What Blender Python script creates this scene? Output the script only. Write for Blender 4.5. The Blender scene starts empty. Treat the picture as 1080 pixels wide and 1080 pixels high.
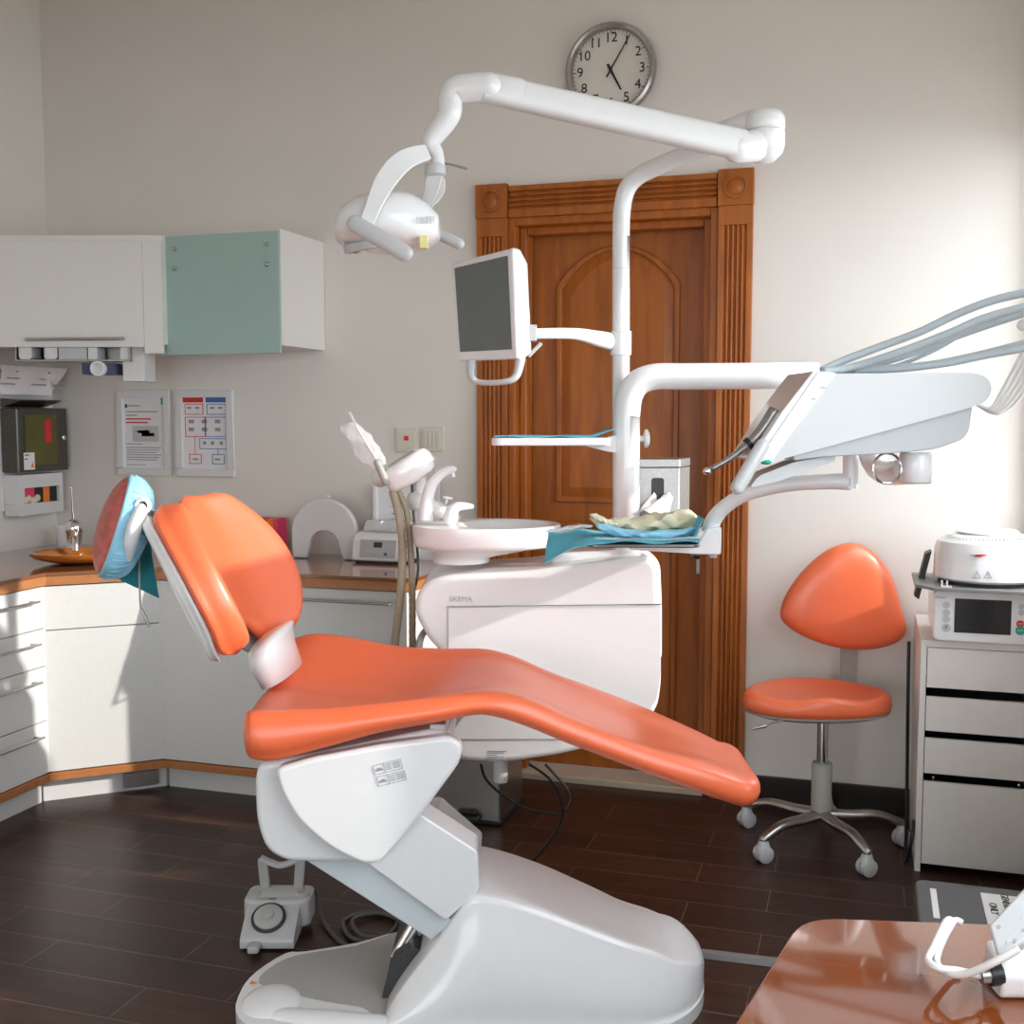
import bpy, math, random
from mathutils import Vector, Matrix
random.seed(7)
C = bpy.context.scene.collection
rad = math.radians
# ---------------------------------------------------------------- camera geometry
H, F, TILT, YAW = 1.45, 1200.0, rad(4.76), rad(17.4)
I4 = Matrix.Identity(4)
E = Matrix.Rotation(YAW, 4, 'Z')          # frame of the treatment equipment (turned against the room)
ct, st = math.cos(TILT), math.sin(TILT)
def ray(px, py):
    a, b = (px-540)/F, (540-py)/F
    return Vector((a, ct+b*st, -st+b*ct))
def q(px, py, d):                          # point at forward distance d, equipment frame
    r = ray(px, py); t = d/r.y
    return Vector((r.x*t, d, H+r.z*t))
def qz(px, py, z):                         # point at height z, equipment frame
    r = ray(px, py); t = (z-H)/r.z
    return Vector((r.x*t, r.y*t, z))
def w(px, py, X=None, Y=None, Z=None):     # point on a room plane, room frame
    r = E.to_3x3() @ ray(px, py)
    t = X/r.x if X is not None else (Y/r.y if Y is not None else (Z-H)/r.z)
    return Vector((r.x*t, r.y*t, H+r.z*t))
# ---------------------------------------------------------------- materials
def mat(name, col, rough=.5, metal=0, coat=0, var=.03, scale=30, bump=0, alpha=1, trans=0, ior=1.45, emit=None, sss=0, spec=.5):
    m = bpy.data.materials.new(name); m.use_nodes = True
    nt = m.node_tree; b = nt.nodes['Principled BSDF']
    b.inputs['Roughness'].default_value = rough; b.inputs['Metallic'].default_value = metal
    b.inputs['Coat Weight'].default_value = coat; b.inputs['Coat Roughness'].default_value = .05
    b.inputs['Alpha'].default_value = alpha; b.inputs['Transmission Weight'].default_value = trans
    b.inputs['IOR'].default_value = ior; b.inputs['Specular IOR Level'].default_value = spec
    tc = nt.nodes.new('ShaderNodeTexCoord'); n = nt.nodes.new('ShaderNodeTexNoise')
    n.inputs['Scale'].default_value = scale; n.inputs['Detail'].default_value = 4
    nt.links.new(tc.outputs['Object'], n.inputs['Vector'])
    r = nt.nodes.new('ShaderNodeValToRGB')
    r.color_ramp.elements[0].position = .3; r.color_ramp.elements[1].position = .7
    r.color_ramp.elements[0].color = [c*(1-var) for c in col]+[1]
    r.color_ramp.elements[1].color = [min(1, c*(1+var)) for c in col]+[1]
    nt.links.new(n.outputs['Fac'], r.inputs['Fac']); nt.links.new(r.outputs['Color'], b.inputs['Base Color'])
    if bump:
        bp = nt.nodes.new('ShaderNodeBump'); bp.inputs['Strength'].default_value = bump; bp.inputs['Distance'].default_value = .01
        nt.links.new(n.outputs['Fac'], bp.inputs['Height']); nt.links.new(bp.outputs['Normal'], b.inputs['Normal'])
    if emit:
        b.inputs['Emission Color'].default_value = list(emit[:3])+[1]; b.inputs['Emission Strength'].default_value = emit[3]
    return m
def wood(name, c1, c2, rough=.35, sx=(3, 3, .35), coat=.3):
    m = bpy.data.materials.new(name); m.use_nodes = True
    nt = m.node_tree; b = nt.nodes['Principled BSDF']; b.inputs['Roughness'].default_value = rough; b.inputs['Coat Weight'].default_value = coat
    b.inputs['Coat Roughness'].default_value = .15
    tc = nt.nodes.new('ShaderNodeTexCoord'); mp = nt.nodes.new('ShaderNodeMapping'); mp.inputs['Scale'].default_value = sx
    n = nt.nodes.new('ShaderNodeTexNoise'); n.inputs['Scale'].default_value = 8; n.inputs['Detail'].default_value = 6; n.inputs['Distortion'].default_value = .6
    r = nt.nodes.new('ShaderNodeValToRGB'); r.color_ramp.elements[0].position = .3; r.color_ramp.elements[1].position = .72
    r.color_ramp.elements[0].color = (*c1, 1); r.color_ramp.elements[1].color = (*c2, 1)
    nt.links.new(tc.outputs['Object'], mp.inputs['Vector']); nt.links.new(mp.outputs['Vector'], n.inputs['Vector'])
    nt.links.new(n.outputs['Fac'], r.inputs['Fac']); nt.links.new(r.outputs['Color'], b.inputs['Base Color'])
    return m
def floor_mat():
    m = bpy.data.materials.new('floor_planks'); m.use_nodes = True
    nt = m.node_tree; b = nt.nodes['Principled BSDF']
    tc = nt.nodes.new('ShaderNodeTexCoord'); br = nt.nodes.new('ShaderNodeTexBrick')
    br.offset = .37; br.inputs['Scale'].default_value = 1; br.inputs['Brick Width'].default_value = .62; br.inputs['Row Height'].default_value = .155
    br.inputs['Mortar Size'].default_value = .0016; br.inputs['Mortar Smooth'].default_value = .2; br.inputs['Bias'].default_value = -.2
    br.inputs['Color1'].default_value = (.038, .016, .0105, 1); br.inputs['Color2'].default_value = (.064, .027, .017, 1); br.inputs['Mortar'].default_value = (.17, .12, .10, 1)
    nt.links.new(tc.outputs['Object'], br.inputs['Vector'])
    mp = nt.nodes.new('ShaderNodeMapping'); mp.inputs['Scale'].default_value = (1.2, 14, 1)
    n = nt.nodes.new('ShaderNodeTexNoise'); n.inputs['Scale'].default_value = 3; n.inputs['Detail'].default_value = 6
    nt.links.new(tc.outputs['Object'], mp.inputs['Vector']); nt.links.new(mp.outputs['Vector'], n.inputs['Vector'])
    mx = nt.nodes.new('ShaderNodeMix'); mx.data_type = 'RGBA'; mx.blend_type = 'MULTIPLY'; mx.inputs[0].default_value = .8
    r = nt.nodes.new('ShaderNodeValToRGB'); r.color_ramp.elements[0].position = .25; r.color_ramp.elements[0].color = (.5, .5, .5, 1); r.color_ramp.elements[1].color = (1.4, 1.3, 1.25, 1); r.color_ramp.elements[1].position = .8
    nt.links.new(n.outputs['Fac'], r.inputs['Fac']); nt.links.new(br.outputs['Color'], mx.inputs[6]); nt.links.new(r.outputs['Color'], mx.inputs[7])
    nt.links.new(mx.outputs[2], b.inputs['Base Color'])
    b.inputs['Roughness'].default_value = .36; b.inputs['Specular IOR Level'].default_value = .35
    return m
M = dict(
    wall=mat('wall_paint', (.775, .74, .685), .85, scale=3, var=.015),
    ceil=mat('ceiling_paint', (.8, .78, .75), .9),
    floor=floor_mat(),
    wht=mat('white_gloss_plastic', (.80, .80, .80), .28, coat=.5, var=.01),
    wht2=mat('white_satin_enamel', (.72, .72, .71), .4, coat=.1, var=.01),
    cab=mat('white_laminate', (.70, .70, .68), .5, var=.02, scale=60),
    cabr=mat('warm_white_laminate', (.78, .76, .72), .45, var=.01),
    gry=mat('grey_plastic', (.45, .46, .45), .4),
    lgry=mat('light_grey_plastic', (.53, .54, .54), .35, coat=.3, var=.01),
    pale=mat('pale_blue_grey_enamel', (.60, .66, .68), .25, coat=.5, var=.01),
    plate=mat('scuffed_grey_plate', (.42, .40, .38), .35, var=.06, scale=6, coat=.2),
    org=mat('orange_upholstery', (.80, .150, .055), .42, var=.02, scale=220, bump=.02, spec=.5),
    chr=mat('chrome', (.8, .8, .8), .12, 1, var=.01),
    stl=mat('brushed_steel', (.47, .455, .44), .33, 1, var=.08, scale=80),
    alu=mat('satin_aluminium', (.42, .41, .40), .32, 1, var=.04),
    dstl=mat('dark_steel', (.16, .16, .16), .3, 1),
    blk=mat('black_plastic', (.015, .015, .016), .4),
    dark=mat('dark_grey_plastic', (.045, .046, .048), .5),
    bin=mat('charcoal_lid_plastic', (.07, .072, .074), .45, var=.05),
    aqua=mat('frosted_aqua_glass', (.37, .52, .48), .28, coat=.3, var=.01),
    scr=mat('screen_grey', (.13, .15, .145), .25, coat=.3),
    scr2=mat('screen_black', (.012, .013, .016), .08, coat=.8),
    door=wood('orange_brown_wood', (.29, .074, .005), (.46, .130, .010), .45, coat=.08),
    trimw=wood('cabinet_trim_wood', (.42, .16, .05), (.50, .20, .07), .4, (.5, 6, 6)),
    ctop=mat('glossy_brown_worktop', (.22, .085, .038), .12, coat=.8, var=.05, scale=5),
    amber=mat('amber_glass_table', (.21, .052, .012), .05, coat=1, var=.02, scale=3),
    amb2=mat('amber_glass_sink', (.55, .17, .02), .12, coat=.8, trans=.25),
    base=mat('dark_baseboard', (.02, .011, .009), .4),
    stone=mat('beige_stone', (.55, .45, .33), .5, var=.08, scale=12),
    teal=mat('teal_paper', (.11, .46, .58), .8, var=.05, scale=200, bump=.2),
    teald=mat('dark_teal_paper', (.02, .23, .27), .8, var=.05, scale=200),
    blue=mat('pale_blue_film', (.30, .60, .76), .4, var=.15, scale=18, bump=.5),
    blue2=mat('blue_film', (.10, .42, .70), .35, var=.25, scale=25, bump=.6),
    redc=mat('red_cushion_under_film', (.50, .11, .09), .4, var=.25, scale=40, bump=.4),
    glove=mat('cream_latex', (.75, .70, .50), .5, var=.06, scale=25, bump=.3),
    film=mat('milky_film', (.80, .80, .80), .3, alpha=.55, bump=.5, scale=60, coat=.4),
    clear=mat('clear_plastic', (.9, .9, .9), .1, alpha=.35, coat=.6),
    paper=mat('paper', (.80, .79, .80), .8),
    tissue=mat('tissue', (.85, .80, .80), .9),
    hose=mat('beige_ribbed_hose', (.36, .31, .22), .5),
    ghose=mat('grey_silicone_hose', (.47, .53, .56), .35, coat=.2),
    whose=mat('white_silicone_hose', (.80, .80, .78), .35, coat=.2),
    gcab=mat('grey_cable', (.10, .10, .09), .5),
    red=mat('red_print', (.62, .03, .04), .5), pink=mat('pink_print', (.80, .05, .15), .5), oran=mat('orange_print', (.85, .22, .02), .4),
    blup=mat('blue_print', (.05, .16, .42), .5), navy=mat('navy_box', (.06, .08, .15), .5), yel=mat('yellow_note', (.85, .78, .35), .7),
    olive=mat('olive_tint_plastic', (.11, .10, .025), .35, var=.15, scale=8), smoke=mat('smoked_plastic', (.055, .048, .035), .2, coat=.5),
    inkg=mat('dark_green_ink', (.05, .09, .06), .6), ink=mat('black_ink', (.02, .02, .02), .6), gink=mat('grey_ink', (.30, .30, .32), .6), green=mat('green_button', (.02, .40, .25), .5),
    face=mat('clock_face', (.76, .73, .66), .6, var=.01), ivory=mat('ivory_plastic', (.72, .68, .58), .35),
    glass=mat('window_pane_glass', (1, 1, 1), 0, trans=1, ior=1.0, var=0, spec=0),
    sgry=mat('soft_grey_plastic', (.40, .42, .425), .35, coat=.3, var=.01), plateg=mat('dark_grey_metal_plate', (.22, .22, .215), .45), stoolg=mat('warm_grey_plastic', (.37, .37, .33), .5), ground=mat('pale_paving', (.45, .43, .40), .9),
)
# upholstery gets a soft sheen coat
b_ = M['org'].node_tree.nodes['Principled BSDF']; b_.inputs['Coat Weight'].default_value = .5; b_.inputs['Coat Roughness'].default_value = .24
# ---------------------------------------------------------------- mesh builder
def catmull(pts, k=8, closed=False):
    P = [Vector(p) for p in pts]; n = len(P); out = []
    rng = range(n) if closed else range(n-1)
    for i in rng:
        if closed: a, b, c, d = P[(i-1) % n], P[i], P[(i+1) % n], P[(i+2) % n]
        else: a, b, c, d = P[max(i-1, 0)], P[i], P[i+1], P[min(i+2, n-1)]
        for j in range(k):
            t = j/k
            out.append(.5*((2*b)+(c-a)*t+(2*a-5*b+4*c-d)*t*t+(3*b-a-3*c+d)*t*t*t))
    if not closed: out.append(P[-1].copy())
    return out
def fillet(poly, r, seg=5):
    P = [Vector((p[0], p[1])) for p in poly]; n = len(P); out = []
    for i in range(n):
        rr = r[i] if isinstance(r, (list, tuple)) else r
        a, b, c = P[i-1], P[i], P[(i+1) % n]
        u, v = (a-b), (c-b)
        k = min(rr, u.length*.48, v.length*.48)
        if k < 1e-5: out.append(b); continue
        s, e = b+u.normalized()*k, b+v.normalized()*k
        for j in range(seg+1):
            t = j/seg
            out.append(s*(1-t)**2+b*2*t*(1-t)+e*t*t)
    return out
class MB:
    def __init__(s): s.v = []; s.f = []; s.m = []
    def _f(s, idx, mi=0): s.f.append(tuple(idx)); s.m.append(mi)
    def box(s, x0, x1, y0, y1, z0, z1, mi=0):
        b = len(s.v)
        s.v += [Vector(p) for p in ((x0,y0,z0),(x1,y0,z0),(x1,y1,z0),(x0,y1,z0),(x0,y0,z1),(x1,y0,z1),(x1,y1,z1),(x0,y1,z1))]
        for f in ((0,3,2,1),(4,5,6,7),(0,1,5,4),(1,2,6,5),(2,3,7,6),(3,0,4,7)): s._f([b+i for i in f], mi)
        return s
    def rings(s, R, caps=True, closed=False, mi=0):
        b = len(s.v); n = len(R[0])
        for r in R: s.v += [Vector(p) for p in r]
        m = len(R)
        for i in range(m if closed else m-1):
            for j in range(n):
                i2, j2 = (i+1) % m, (j+1) % n
                s._f((b+i*n+j, b+i*n+j2, b+i2*n+j2, b+i2*n+j), mi)
        if caps and not closed:
            s._f([b+j for j in range(n)][::-1], mi); s._f([b+(m-1)*n+j for j in range(n)], mi)
        return s
    def prism(s, poly, a0, a1, axis='y', mi=0):   # poly in the two other axes
        def P(p, a):
            return Vector((p[0], a, p[1])) if axis == 'y' else (Vector((p[0], p[1], a)) if axis == 'z' else Vector((a, p[0], p[1])))
        return s.rings([[P(p, a0) for p in poly], [P(p, a1) for p in poly]], mi=mi)
    def tube(s, pts, r, n=12, k=0, rnd=False, mi=0, flat=None):
        P = [Vector(p) for p in pts]
        if k: P = catmull(P, k)
        R = r if isinstance(r, (list, tuple)) else [r]
        def rad_(i):
            t = i/(len(P)-1)*(len(R)-1); a = min(int(t), len(R)-1); b = min(a+1, len(R)-1)
            return R[a]+(R[b]-R[a])*(t-a)
        rs = [rad_(i) for i in range(len(P))]
        if rnd:
            d0 = (P[0]-P[1]).normalized(); d1 = (P[-1]-P[-2]).normalized()
            pre = [(P[0]+d0*rs[0]*math.sin(t), rs[0]*max(math.cos(t), .05)) for t in (1.5, 1.15, .75, .35)]
            post = [(P[-1]+d1*rs[-1]*math.sin(t), rs[-1]*max(math.cos(t), .05)) for t in (.35, .75, 1.15, 1.5)]
            P = [p for p, _ in pre]+P+[p for p, _ in post]; rs = [x for _, x in pre]+rs+[x for _, x in post]
        T = []
        for i in range(len(P)):
            T.append((P[min(i+1, len(P)-1)]-P[max(i-1, 0)]).normalized())
        up = Vector((0, 0, 1)) if abs(T[0].z) < .9 else Vector((0, 1, 0))
        N = (up-T[0]*up.dot(T[0])).normalized(); RR = []
        for i in range(len(P)):
            N = (N-T[i]*N.dot(T[i])); N.normalize(); B = T[i].cross(N)
            fa, fb = flat if flat else (1, 1)
            RR.append([P[i]+(N*math.cos(a)*fa+B*math.sin(a)*fb)*rs[i] for a in [2*math.pi*j/n for j in range(n)]])
        return s.rings(RR, mi=mi)
    def lathe(s, prof, c, ax=(0, 0, 1), n=32, mi=0, sx=1, sy=1):
        ax = Vector(ax).normalized(); u = ax.orthogonal().normalized() if abs(ax.z) < .999 else Vector((1, 0, 0)); v = ax.cross(u); c = Vector(c)
        return s.rings([[c+ax*h+(u*math.cos(t)*sx+v*math.sin(t)*sy)*max(r, 1e-4) for t in [2*math.pi*j/n for j in range(n)]] for r, h in prof], mi=mi)
    def ball(s, c, rx, ry, rz, n=24, m=14, rot=None, mi=0):
        R = []
        for i in range(m+1):
            t = -math.pi/2+math.pi*i/m; cr = max(math.cos(t), .01)
            ring = [Vector((rx*cr*math.cos(a), ry*cr*math.sin(a), rz*math.sin(t))) for a in [2*math.pi*j/n for j in range(n)]]
            if rot: ring = [rot @ p for p in ring]
            R.append([p+Vector(c) for p in ring])
        return s.rings(R, mi=mi)
    def sheet(s, grid, th=.001, mi=0):            # grid of points, given a thickness along z-ish normal
        m, n = len(grid), len(grid[0]); b = len(s.v)
        G = [[Vector(p) for p in r] for r in grid]
        for off in (0, 1):
            for i in range(m):
                for j in range(n):
                    du = G[min(i+1, m-1)][j]-G[max(i-1, 0)][j]; dv = G[i][min(j+1, n-1)]-G[i][max(j-1, 0)]
                    s.v.append(G[i][j]+du.cross(dv).normalized()*th*off)
        o = m*n
        for i in range(m-1):
            for j in range(n-1):
                a = b+i*n+j
                s._f((a, a+n, a+n+1, a+1), mi); s._f((a+o, a+1+o, a+n+1+o, a+n+o), mi)
        for i in range(m-1):
            for j in (0, n-1): a = b+i*n+j; s._f((a, a+n, a+n+o, a+o), mi)
        for j in range(n-1):
            for i in (0, m-1): a = b+i*n+j; s._f((a, a+1, a+1+o, a+o), mi)
        return s
    def xf(s, mtx, start=0):
        for i in range(start, len(s.v)): s.v[i] = mtx @ s.v[i]
        return s
import bmesh
MW = {}
def setp(o, label=None, cat=None, group=None, kind=None):
    if label: o['label'] = label
    if cat: o['category'] = cat
    if group: o['group'] = group
    if kind: o['kind'] = kind
    return o
def add(name, mb, m, parent=None, frame=I4, bevel=0, smooth=True, ang=40, seg=2, **kw):
    me = bpy.data.meshes.new(name)
    V = [frame @ Vector(p) for p in mb.v]
    if parent is not None: inv = MW[parent.as_pointer()].inverted(); mw = MW[parent.as_pointer()]
    else:
        lo = [min(p[i] for p in V) for i in range(3)]; hi = [max(p[i] for p in V) for i in range(3)]
        org = Vector(((lo[0]+hi[0])/2, (lo[1]+hi[1])/2, lo[2]))
        mw = Matrix.Translation(org) @ frame.to_3x3().to_4x4(); inv = mw.inverted()
    me.from_pydata([inv @ p for p in V], [], mb.f)
    ms = m if isinstance(m, (list, tuple)) else [m]
    for x in ms: me.materials.append(M[x])
    for p, mi in zip(me.polygons, mb.m): p.material_index = mi
    bm = bmesh.new(); bm.from_mesh(me)
    bmesh.ops.remove_doubles(bm, verts=bm.verts, dist=1e-6)
    bmesh.ops.recalc_face_normals(bm, faces=bm.faces)
    bm.to_mesh(me); bm.free()
    if smooth:
        me.polygons.foreach_set('use_smooth', [True]*len(me.polygons)); me.set_sharp_from_angle(angle=rad(ang))
    o = bpy.data.objects.new(name, me); C.objects.link(o)
    if parent is not None: o.parent = parent; MW[o.as_pointer()] = mw
    else:
        o.matrix_world = mw; MW[o.as_pointer()] = mw
    if bevel:
        md = o.modifiers.new('bevel', 'BEVEL'); md.width = bevel; md.segments = seg; md.limit_method = 'ANGLE'; md.angle_limit = rad(35); md.harden_normals = smooth
    setp(o, **kw); KEEP.append(o)
    return o
KEEP = []
def thing(name, label, cat, loc, frame=I4, group=None, rot=0):
    o = bpy.data.objects.new(name, None); C.objects.link(o); o.empty_display_size = .1
    mw = frame @ Matrix.Translation(Vector(loc)) @ Matrix.Rotation(rot, 4, 'Z')
    o.matrix_world = mw; MW[o.as_pointer()] = mw; KEEP.append(o)
    return setp(o, label, cat, group)
def text(name, body, size, org, ux, uy, m, parent, frame=I4, depth=.0008, align='CENTER', **kw):
    cu = bpy.data.curves.new('t', 'FONT'); cu.body = body; cu.size = size; cu.extrude = depth; cu.align_x = align; cu.align_y = 'CENTER'
    to = bpy.data.objects.new('t', cu); C.objects.link(to)
    dg = bpy.context.evaluated_depsgraph_get(); me = bpy.data.meshes.new_from_object(to.evaluated_get(dg))
    ux, uy = Vector(ux).normalized(), Vector(uy).normalized(); uz = ux.cross(uy)
    mb = MB(); mb.v = [Vector(org)+ux*v.co.x+uy*v.co.y+uz*v.co.z for v in me.vertices]
    mb.f = [tuple(p.vertices) for p in me.polygons]; mb.m = [0]*len(mb.f)
    bpy.data.objects.remove(to); bpy.data.curves.remove(cu)
    return add(name, mb, m, parent, frame, smooth=False, **kw)
def interp(tab, x):
    if x <= tab[0][0]: return tab[0][1]
    for (a, va), (b, vb) in zip(tab, tab[1:]):
        if x <= b: return va+(vb-va)*(x-a)/(b-a)
    return tab[-1][1]
def sm(tab, x):
    n = len(tab)
    if x <= tab[0][0]: return tab[0][1]
    if x >= tab[-1][0]: return tab[-1][1]
    for i in range(n-1):
        if x <= tab[i+1][0]:
            x0, y0 = tab[i]; x1, y1 = tab[i+1]; h = x1-x0; t = (x-x0)/h
            def sl(k):
                if k <= 0 or k >= n-1: return (tab[min(k+1, n-1)][1]-tab[max(k-1, 0)][1])/(tab[min(k+1, n-1)][0]-tab[max(k-1, 0)][0])
                return (tab[k+1][1]-tab[k-1][1])/(tab[k+1][0]-tab[k-1][0])
            m0, m1 = sl(i)*h, sl(i+1)*h
            return y0*(2*t**3-3*t*t+1)+m0*(t**3-2*t*t+t)+y1*(-2*t**3+3*t*t)+m1*(t**3-t*t)
def px2(poly, d):                                   # outline seen at distance d -> (x, z) list
    return [(q(x, y, d).x, q(x, y, d).z) for x, y in poly]
def disc(mb, c, r, ax, th, n=24, mi=0): return mb.lathe([(r*.0, 0), (r, 0), (r, th), (0, th)], c, ax, n, mi)

# ================================================================ ROOM
XL, XR, YB, YF_, ZC = -3.52, .53, 4.30, -1.5, 3.35
def struct(name, mb, m, **k): return add(name, mb, m, kind='structure', smooth=False, **k)
struct('floor', MB().box(XL-.2, XR+.2, YF_-.2, YB, -.1, 0), 'floor')
struct('ceiling', MB().box(XL-.2, XR+.2, YF_-.2, YB+.2, ZC, ZC+.1), 'ceil')
DX0, DX1, DZ = -1.36, -.548, 2.22
b = MB().box(XL-.2, DX0, YB, YB+.2, -.1, ZC).box(DX1, XR+.2, YB, YB+.2, -.1, ZC).box(DX0, DX1, YB, YB+.2, DZ, ZC)
struct('wall_back', b, 'wall')
struct('wall_left', MB().box(XL-.2, XL, YF_, YB, -.1, ZC), 'wall')
WY0, WY1, WZ0, WZ1 = .2, 4.22, .95, 2.42
PY0, PY1, PZ = 2.50, 3.14, 1.86                # unseen sill block, added to keep direct sun off the instrument console
b = MB().box(XR, XR+.2, PY0, PY1, WZ0, PZ).box(XR, XR+.2, YF_, WY0, -.1, ZC).box(XR, XR+.2, WY1, YB, -.1, ZC).box(XR, XR+.2, WY0, WY1, -.1, WZ0).box(XR, XR+.2, WY0, WY1, WZ1, ZC)
struct('wall_right', b, 'wall')
BX0, BX1, BZ0, BZ1 = -2.0, .2, .35, 2.0
b = MB().box(XL-.2, BX0, YF_-.2, YF_, -.1, ZC).box(BX1, XR+.2, YF_-.2, YF_, -.1, ZC).box(BX0, BX1, YF_-.2, YF_, -.1, BZ0).box(BX0, BX1, YF_-.2, YF_, BZ1, ZC)
struct('wall_front', b, 'wall')
# windows (right of the camera, plus one added behind it as fill light)
def frame_bars(mb, a0, a1, z0, z1, t, n, put):
    put(a0, a1, z0, z0+t); put(a0, a1, z1-t, z1)
    for i in range(n+1):
        c = a0+(a1-a0)*i/n; lo = max(a0, c-t/2); put(lo, min(a1, c+t/2), z0+t, z1-t)
b = MB(); frame_bars(b, WY0, PY0, WZ0, WZ1, .05, 2, lambda a, c, d, e: b.box(XR+.06, XR+.12, a, c, d, e)); struct('window_1', b, 'wht2')
b3 = MB(); frame_bars(b3, PY1, WY1, WZ0, WZ1, .05, 1, lambda a, c, d, e: b3.box(XR+.06, XR+.12, a, c, d, e)); struct('window_3', b3, 'wht2')
b4 = MB(); frame_bars(b4, PY0, PY1, PZ, WZ1, .035, 1, lambda a, c, d, e: b4.box(XR+.06, XR+.12, a, c, d, e)); struct('window_4', b4, 'wht2')
b2 = MB(); frame_bars(b2, BX0, BX1, BZ0, BZ1, .05, 3, lambda a, c, d, e: b2.box(a, c, YF_-.12, YF_-.06, d, e)); struct('fill_window', b2, 'wht2')
# dark baseboards
struct('baseboard_right', MB().box(-.40, XR, YB-.018, YB, 0, .10).box(XR-.018, XR, 1.0, YB-.018, 0, .10), 'base', bevel=.003)
struct('baseboard_left', MB().box(-1.62, -1.49, YB-.018, YB, 0, .10), 'base', bevel=.003)
# ---------------------------------------------------------------- door with its carved casing
YD = YB+.13
b = MB().box(DX0, DX0+.03, YB-.012, YB+.2, 0, DZ).box(DX1-.03, DX1, YB-.012, YB+.2, 0, DZ).box(DX0+.03, DX1-.03, YB-.012, YB+.2, DZ-.03, DZ)
door = struct('door_1', b, 'door', bevel=.004)
cw = .125
for x0, x1 in ((DX0-cw, DX0), (DX1, DX1+cw)):
    poly = [(x0, YB), (x0, YB-.028), (x0+.018, YB-.028)]      # fluted pilaster cross-section
    n = 5; fw = (cw-.036)/n
    for i in range(n):
        xa = x0+.018+i*fw
        poly += [(xa+fw*.18, YB-.028), (xa+fw*.38, YB-.018), (xa+fw*.62, YB-.018), (xa+fw*.82, YB-.028)]
    poly += [(x1, YB-.028), (x1, YB)]
    c = MB().prism(poly, .16, DZ-.07, 'z').box(x0-.0, x1, YB-.034, YB, 0, .16).box(x0, x1, YB-.030, YB, DZ-.07, DZ)
    add('casing_pilaster', c, 'door', door, bevel=.002, ang=30)
    rb = MB().box(x0-.002, x1+.002, YB-.036, YB, DZ, DZ+.13)
    ro = add('corner_block', rb, 'door', door, bevel=.003)
    xm = (x0+x1)/2
    add('rosette', MB().lathe([(.001, .006), (.025, .006), (.03, .002), (.034, .002), (.036, .009), (.043, .009), (.045, 0)], (xm, YB-.036, DZ+.065), (0, -1, 0), 28), 'door', ro)
poly = [(YB, DZ), (YB-.028, DZ), (YB-.028, DZ+.028)]
for i in range(4):
    za = DZ+.028+i*.019; poly += [(YB-.028, za+.003), (YB-.014, za+.007), (YB-.014, za+.012), (YB-.028, za+.016)]
poly += [(YB-.028, DZ+.12), (YB, DZ+.12)]
add('casing_head', MB().prism(poly, DX0+.006, DX1-.006, 'x'), 'door', door, bevel=.0015, ang=30)
add('inner_moulding', MB().box(DX0+.03, DX0+.06, YB+.04, YB+.10, 0.02, DZ-.03).box(DX1-.06, DX1-.03, YB+.04, YB+.10, .02, DZ-.03).box(DX0+.06, DX1-.06, YB+.04, YB+.10, DZ-.06, DZ-.03), 'door', door, bevel=.006)
# leaf: stiles, rails and two raised panels, the upper one arched
lx0, lx1 = DX0+.03, DX1-.03
leaf = MB()
def arch(x0, x1, z0, z1, rise, n=12):
    P = [(x0, z0), (x1, z0)]
    for i in range(n+1):
        t = i/n; x = x1+(x0-x1)*t; P.append((x, z1+rise*(1-(2*t-1)**2)**.9 if 0 < i < n else z1))
    return P
leaf.box(lx0, lx1, YD, YD+.045, .03, DZ-.03)
lf = add('door_leaf', leaf, 'door', door, bevel=.002)
up = (lx0+.13, lx1-.13)
def ringmesh(outer, inner, y0, y1):
    m = MB(); n = len(outer)
    R = [[Vector((p[0], y1, p[1])) for p in outer], [Vector((p[0], y0, p[1])) for p in outer], [Vector((p[0], y0, p[1])) for p in inner], [Vector((p[0], y1, p[1])) for p in inner]]
    return m.rings(R, caps=False, closed=True)
for (z0, z1, rise) in ((1.11, 1.97, .15), (.22, 1.03, .0)):
    o1 = arch(up[0], up[1], z0, z1, rise); i1 = arch(up[0]+.022, up[1]-.022, z0+.022, z1-.016, rise-.004)
    add('panel_moulding', ringmesh(o1, i1, YD-.014, YD+.002), 'door', lf, bevel=.005, seg=3)
    i2 = arch(up[0]+.06, up[1]-.06, z0+.06, z1-.045, rise-.01)
    pn = MB().rings([[Vector((p[0], YD+.001, p[1])) for p in i1], [Vector((p[0], YD-.010, p[1])) for p in i2]])
    add('raised_panel', pn, 'door', lf, ang=10)
ms = [w(585, 600, Y=YD-.03)]
add('door_lock_plate', MB().box(lx1-.055, lx1-.035, YD-.006, YD, .84, .97), 'stl', lf, bevel=.002)
add('door_handle', MB().lathe([(.012, 0), (.012, .03), (.024, .036), (.026, .055), (.015, .062), (.0005, .063)], (lx1-.045, YD-.006, .93), (0, -1, 0), 20), 'stl', lf)
struct('trim_1', MB().box(DX0+.03, DX1-.03, YB-.01, YB+.2, -.02, .025), 'stone', bevel=.004)
# ================================================================ KITCHENETTE CABINETS
ZT, ZW = .83, .87
PA = Vector((-2.92, 3.47)); PB = Vector((-2.60, 3.75)); XE = -1.56
def front_panel(p0, p1, z0, z1, th=.018, gap=.002):
    d = (p1-p0).normalized(); n = Vector((d.y, -d.x))
    a, c = p0+d*gap, p1-d*gap
    return [(a.x, a.y), (c.x, c.y), (c.x+n.x*th, c.y+n.y*th), (a.x+n.x*th, a.y+n.y*th)]
def bar_handle(mb, p0, p1, z, n, off=.032, r=.005):
    a = Vector((p0.x, p0.y, z))+n*off; c = Vector((p1.x, p1.y, z))+n*off; d = (c-a).normalized()
    mb.tube([a, c], r, 10, rnd=True)
    for p in (a+d*.012, c-d*.012): mb.tube([p, p-n*off], r*.8, 8)
    return mb
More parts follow.
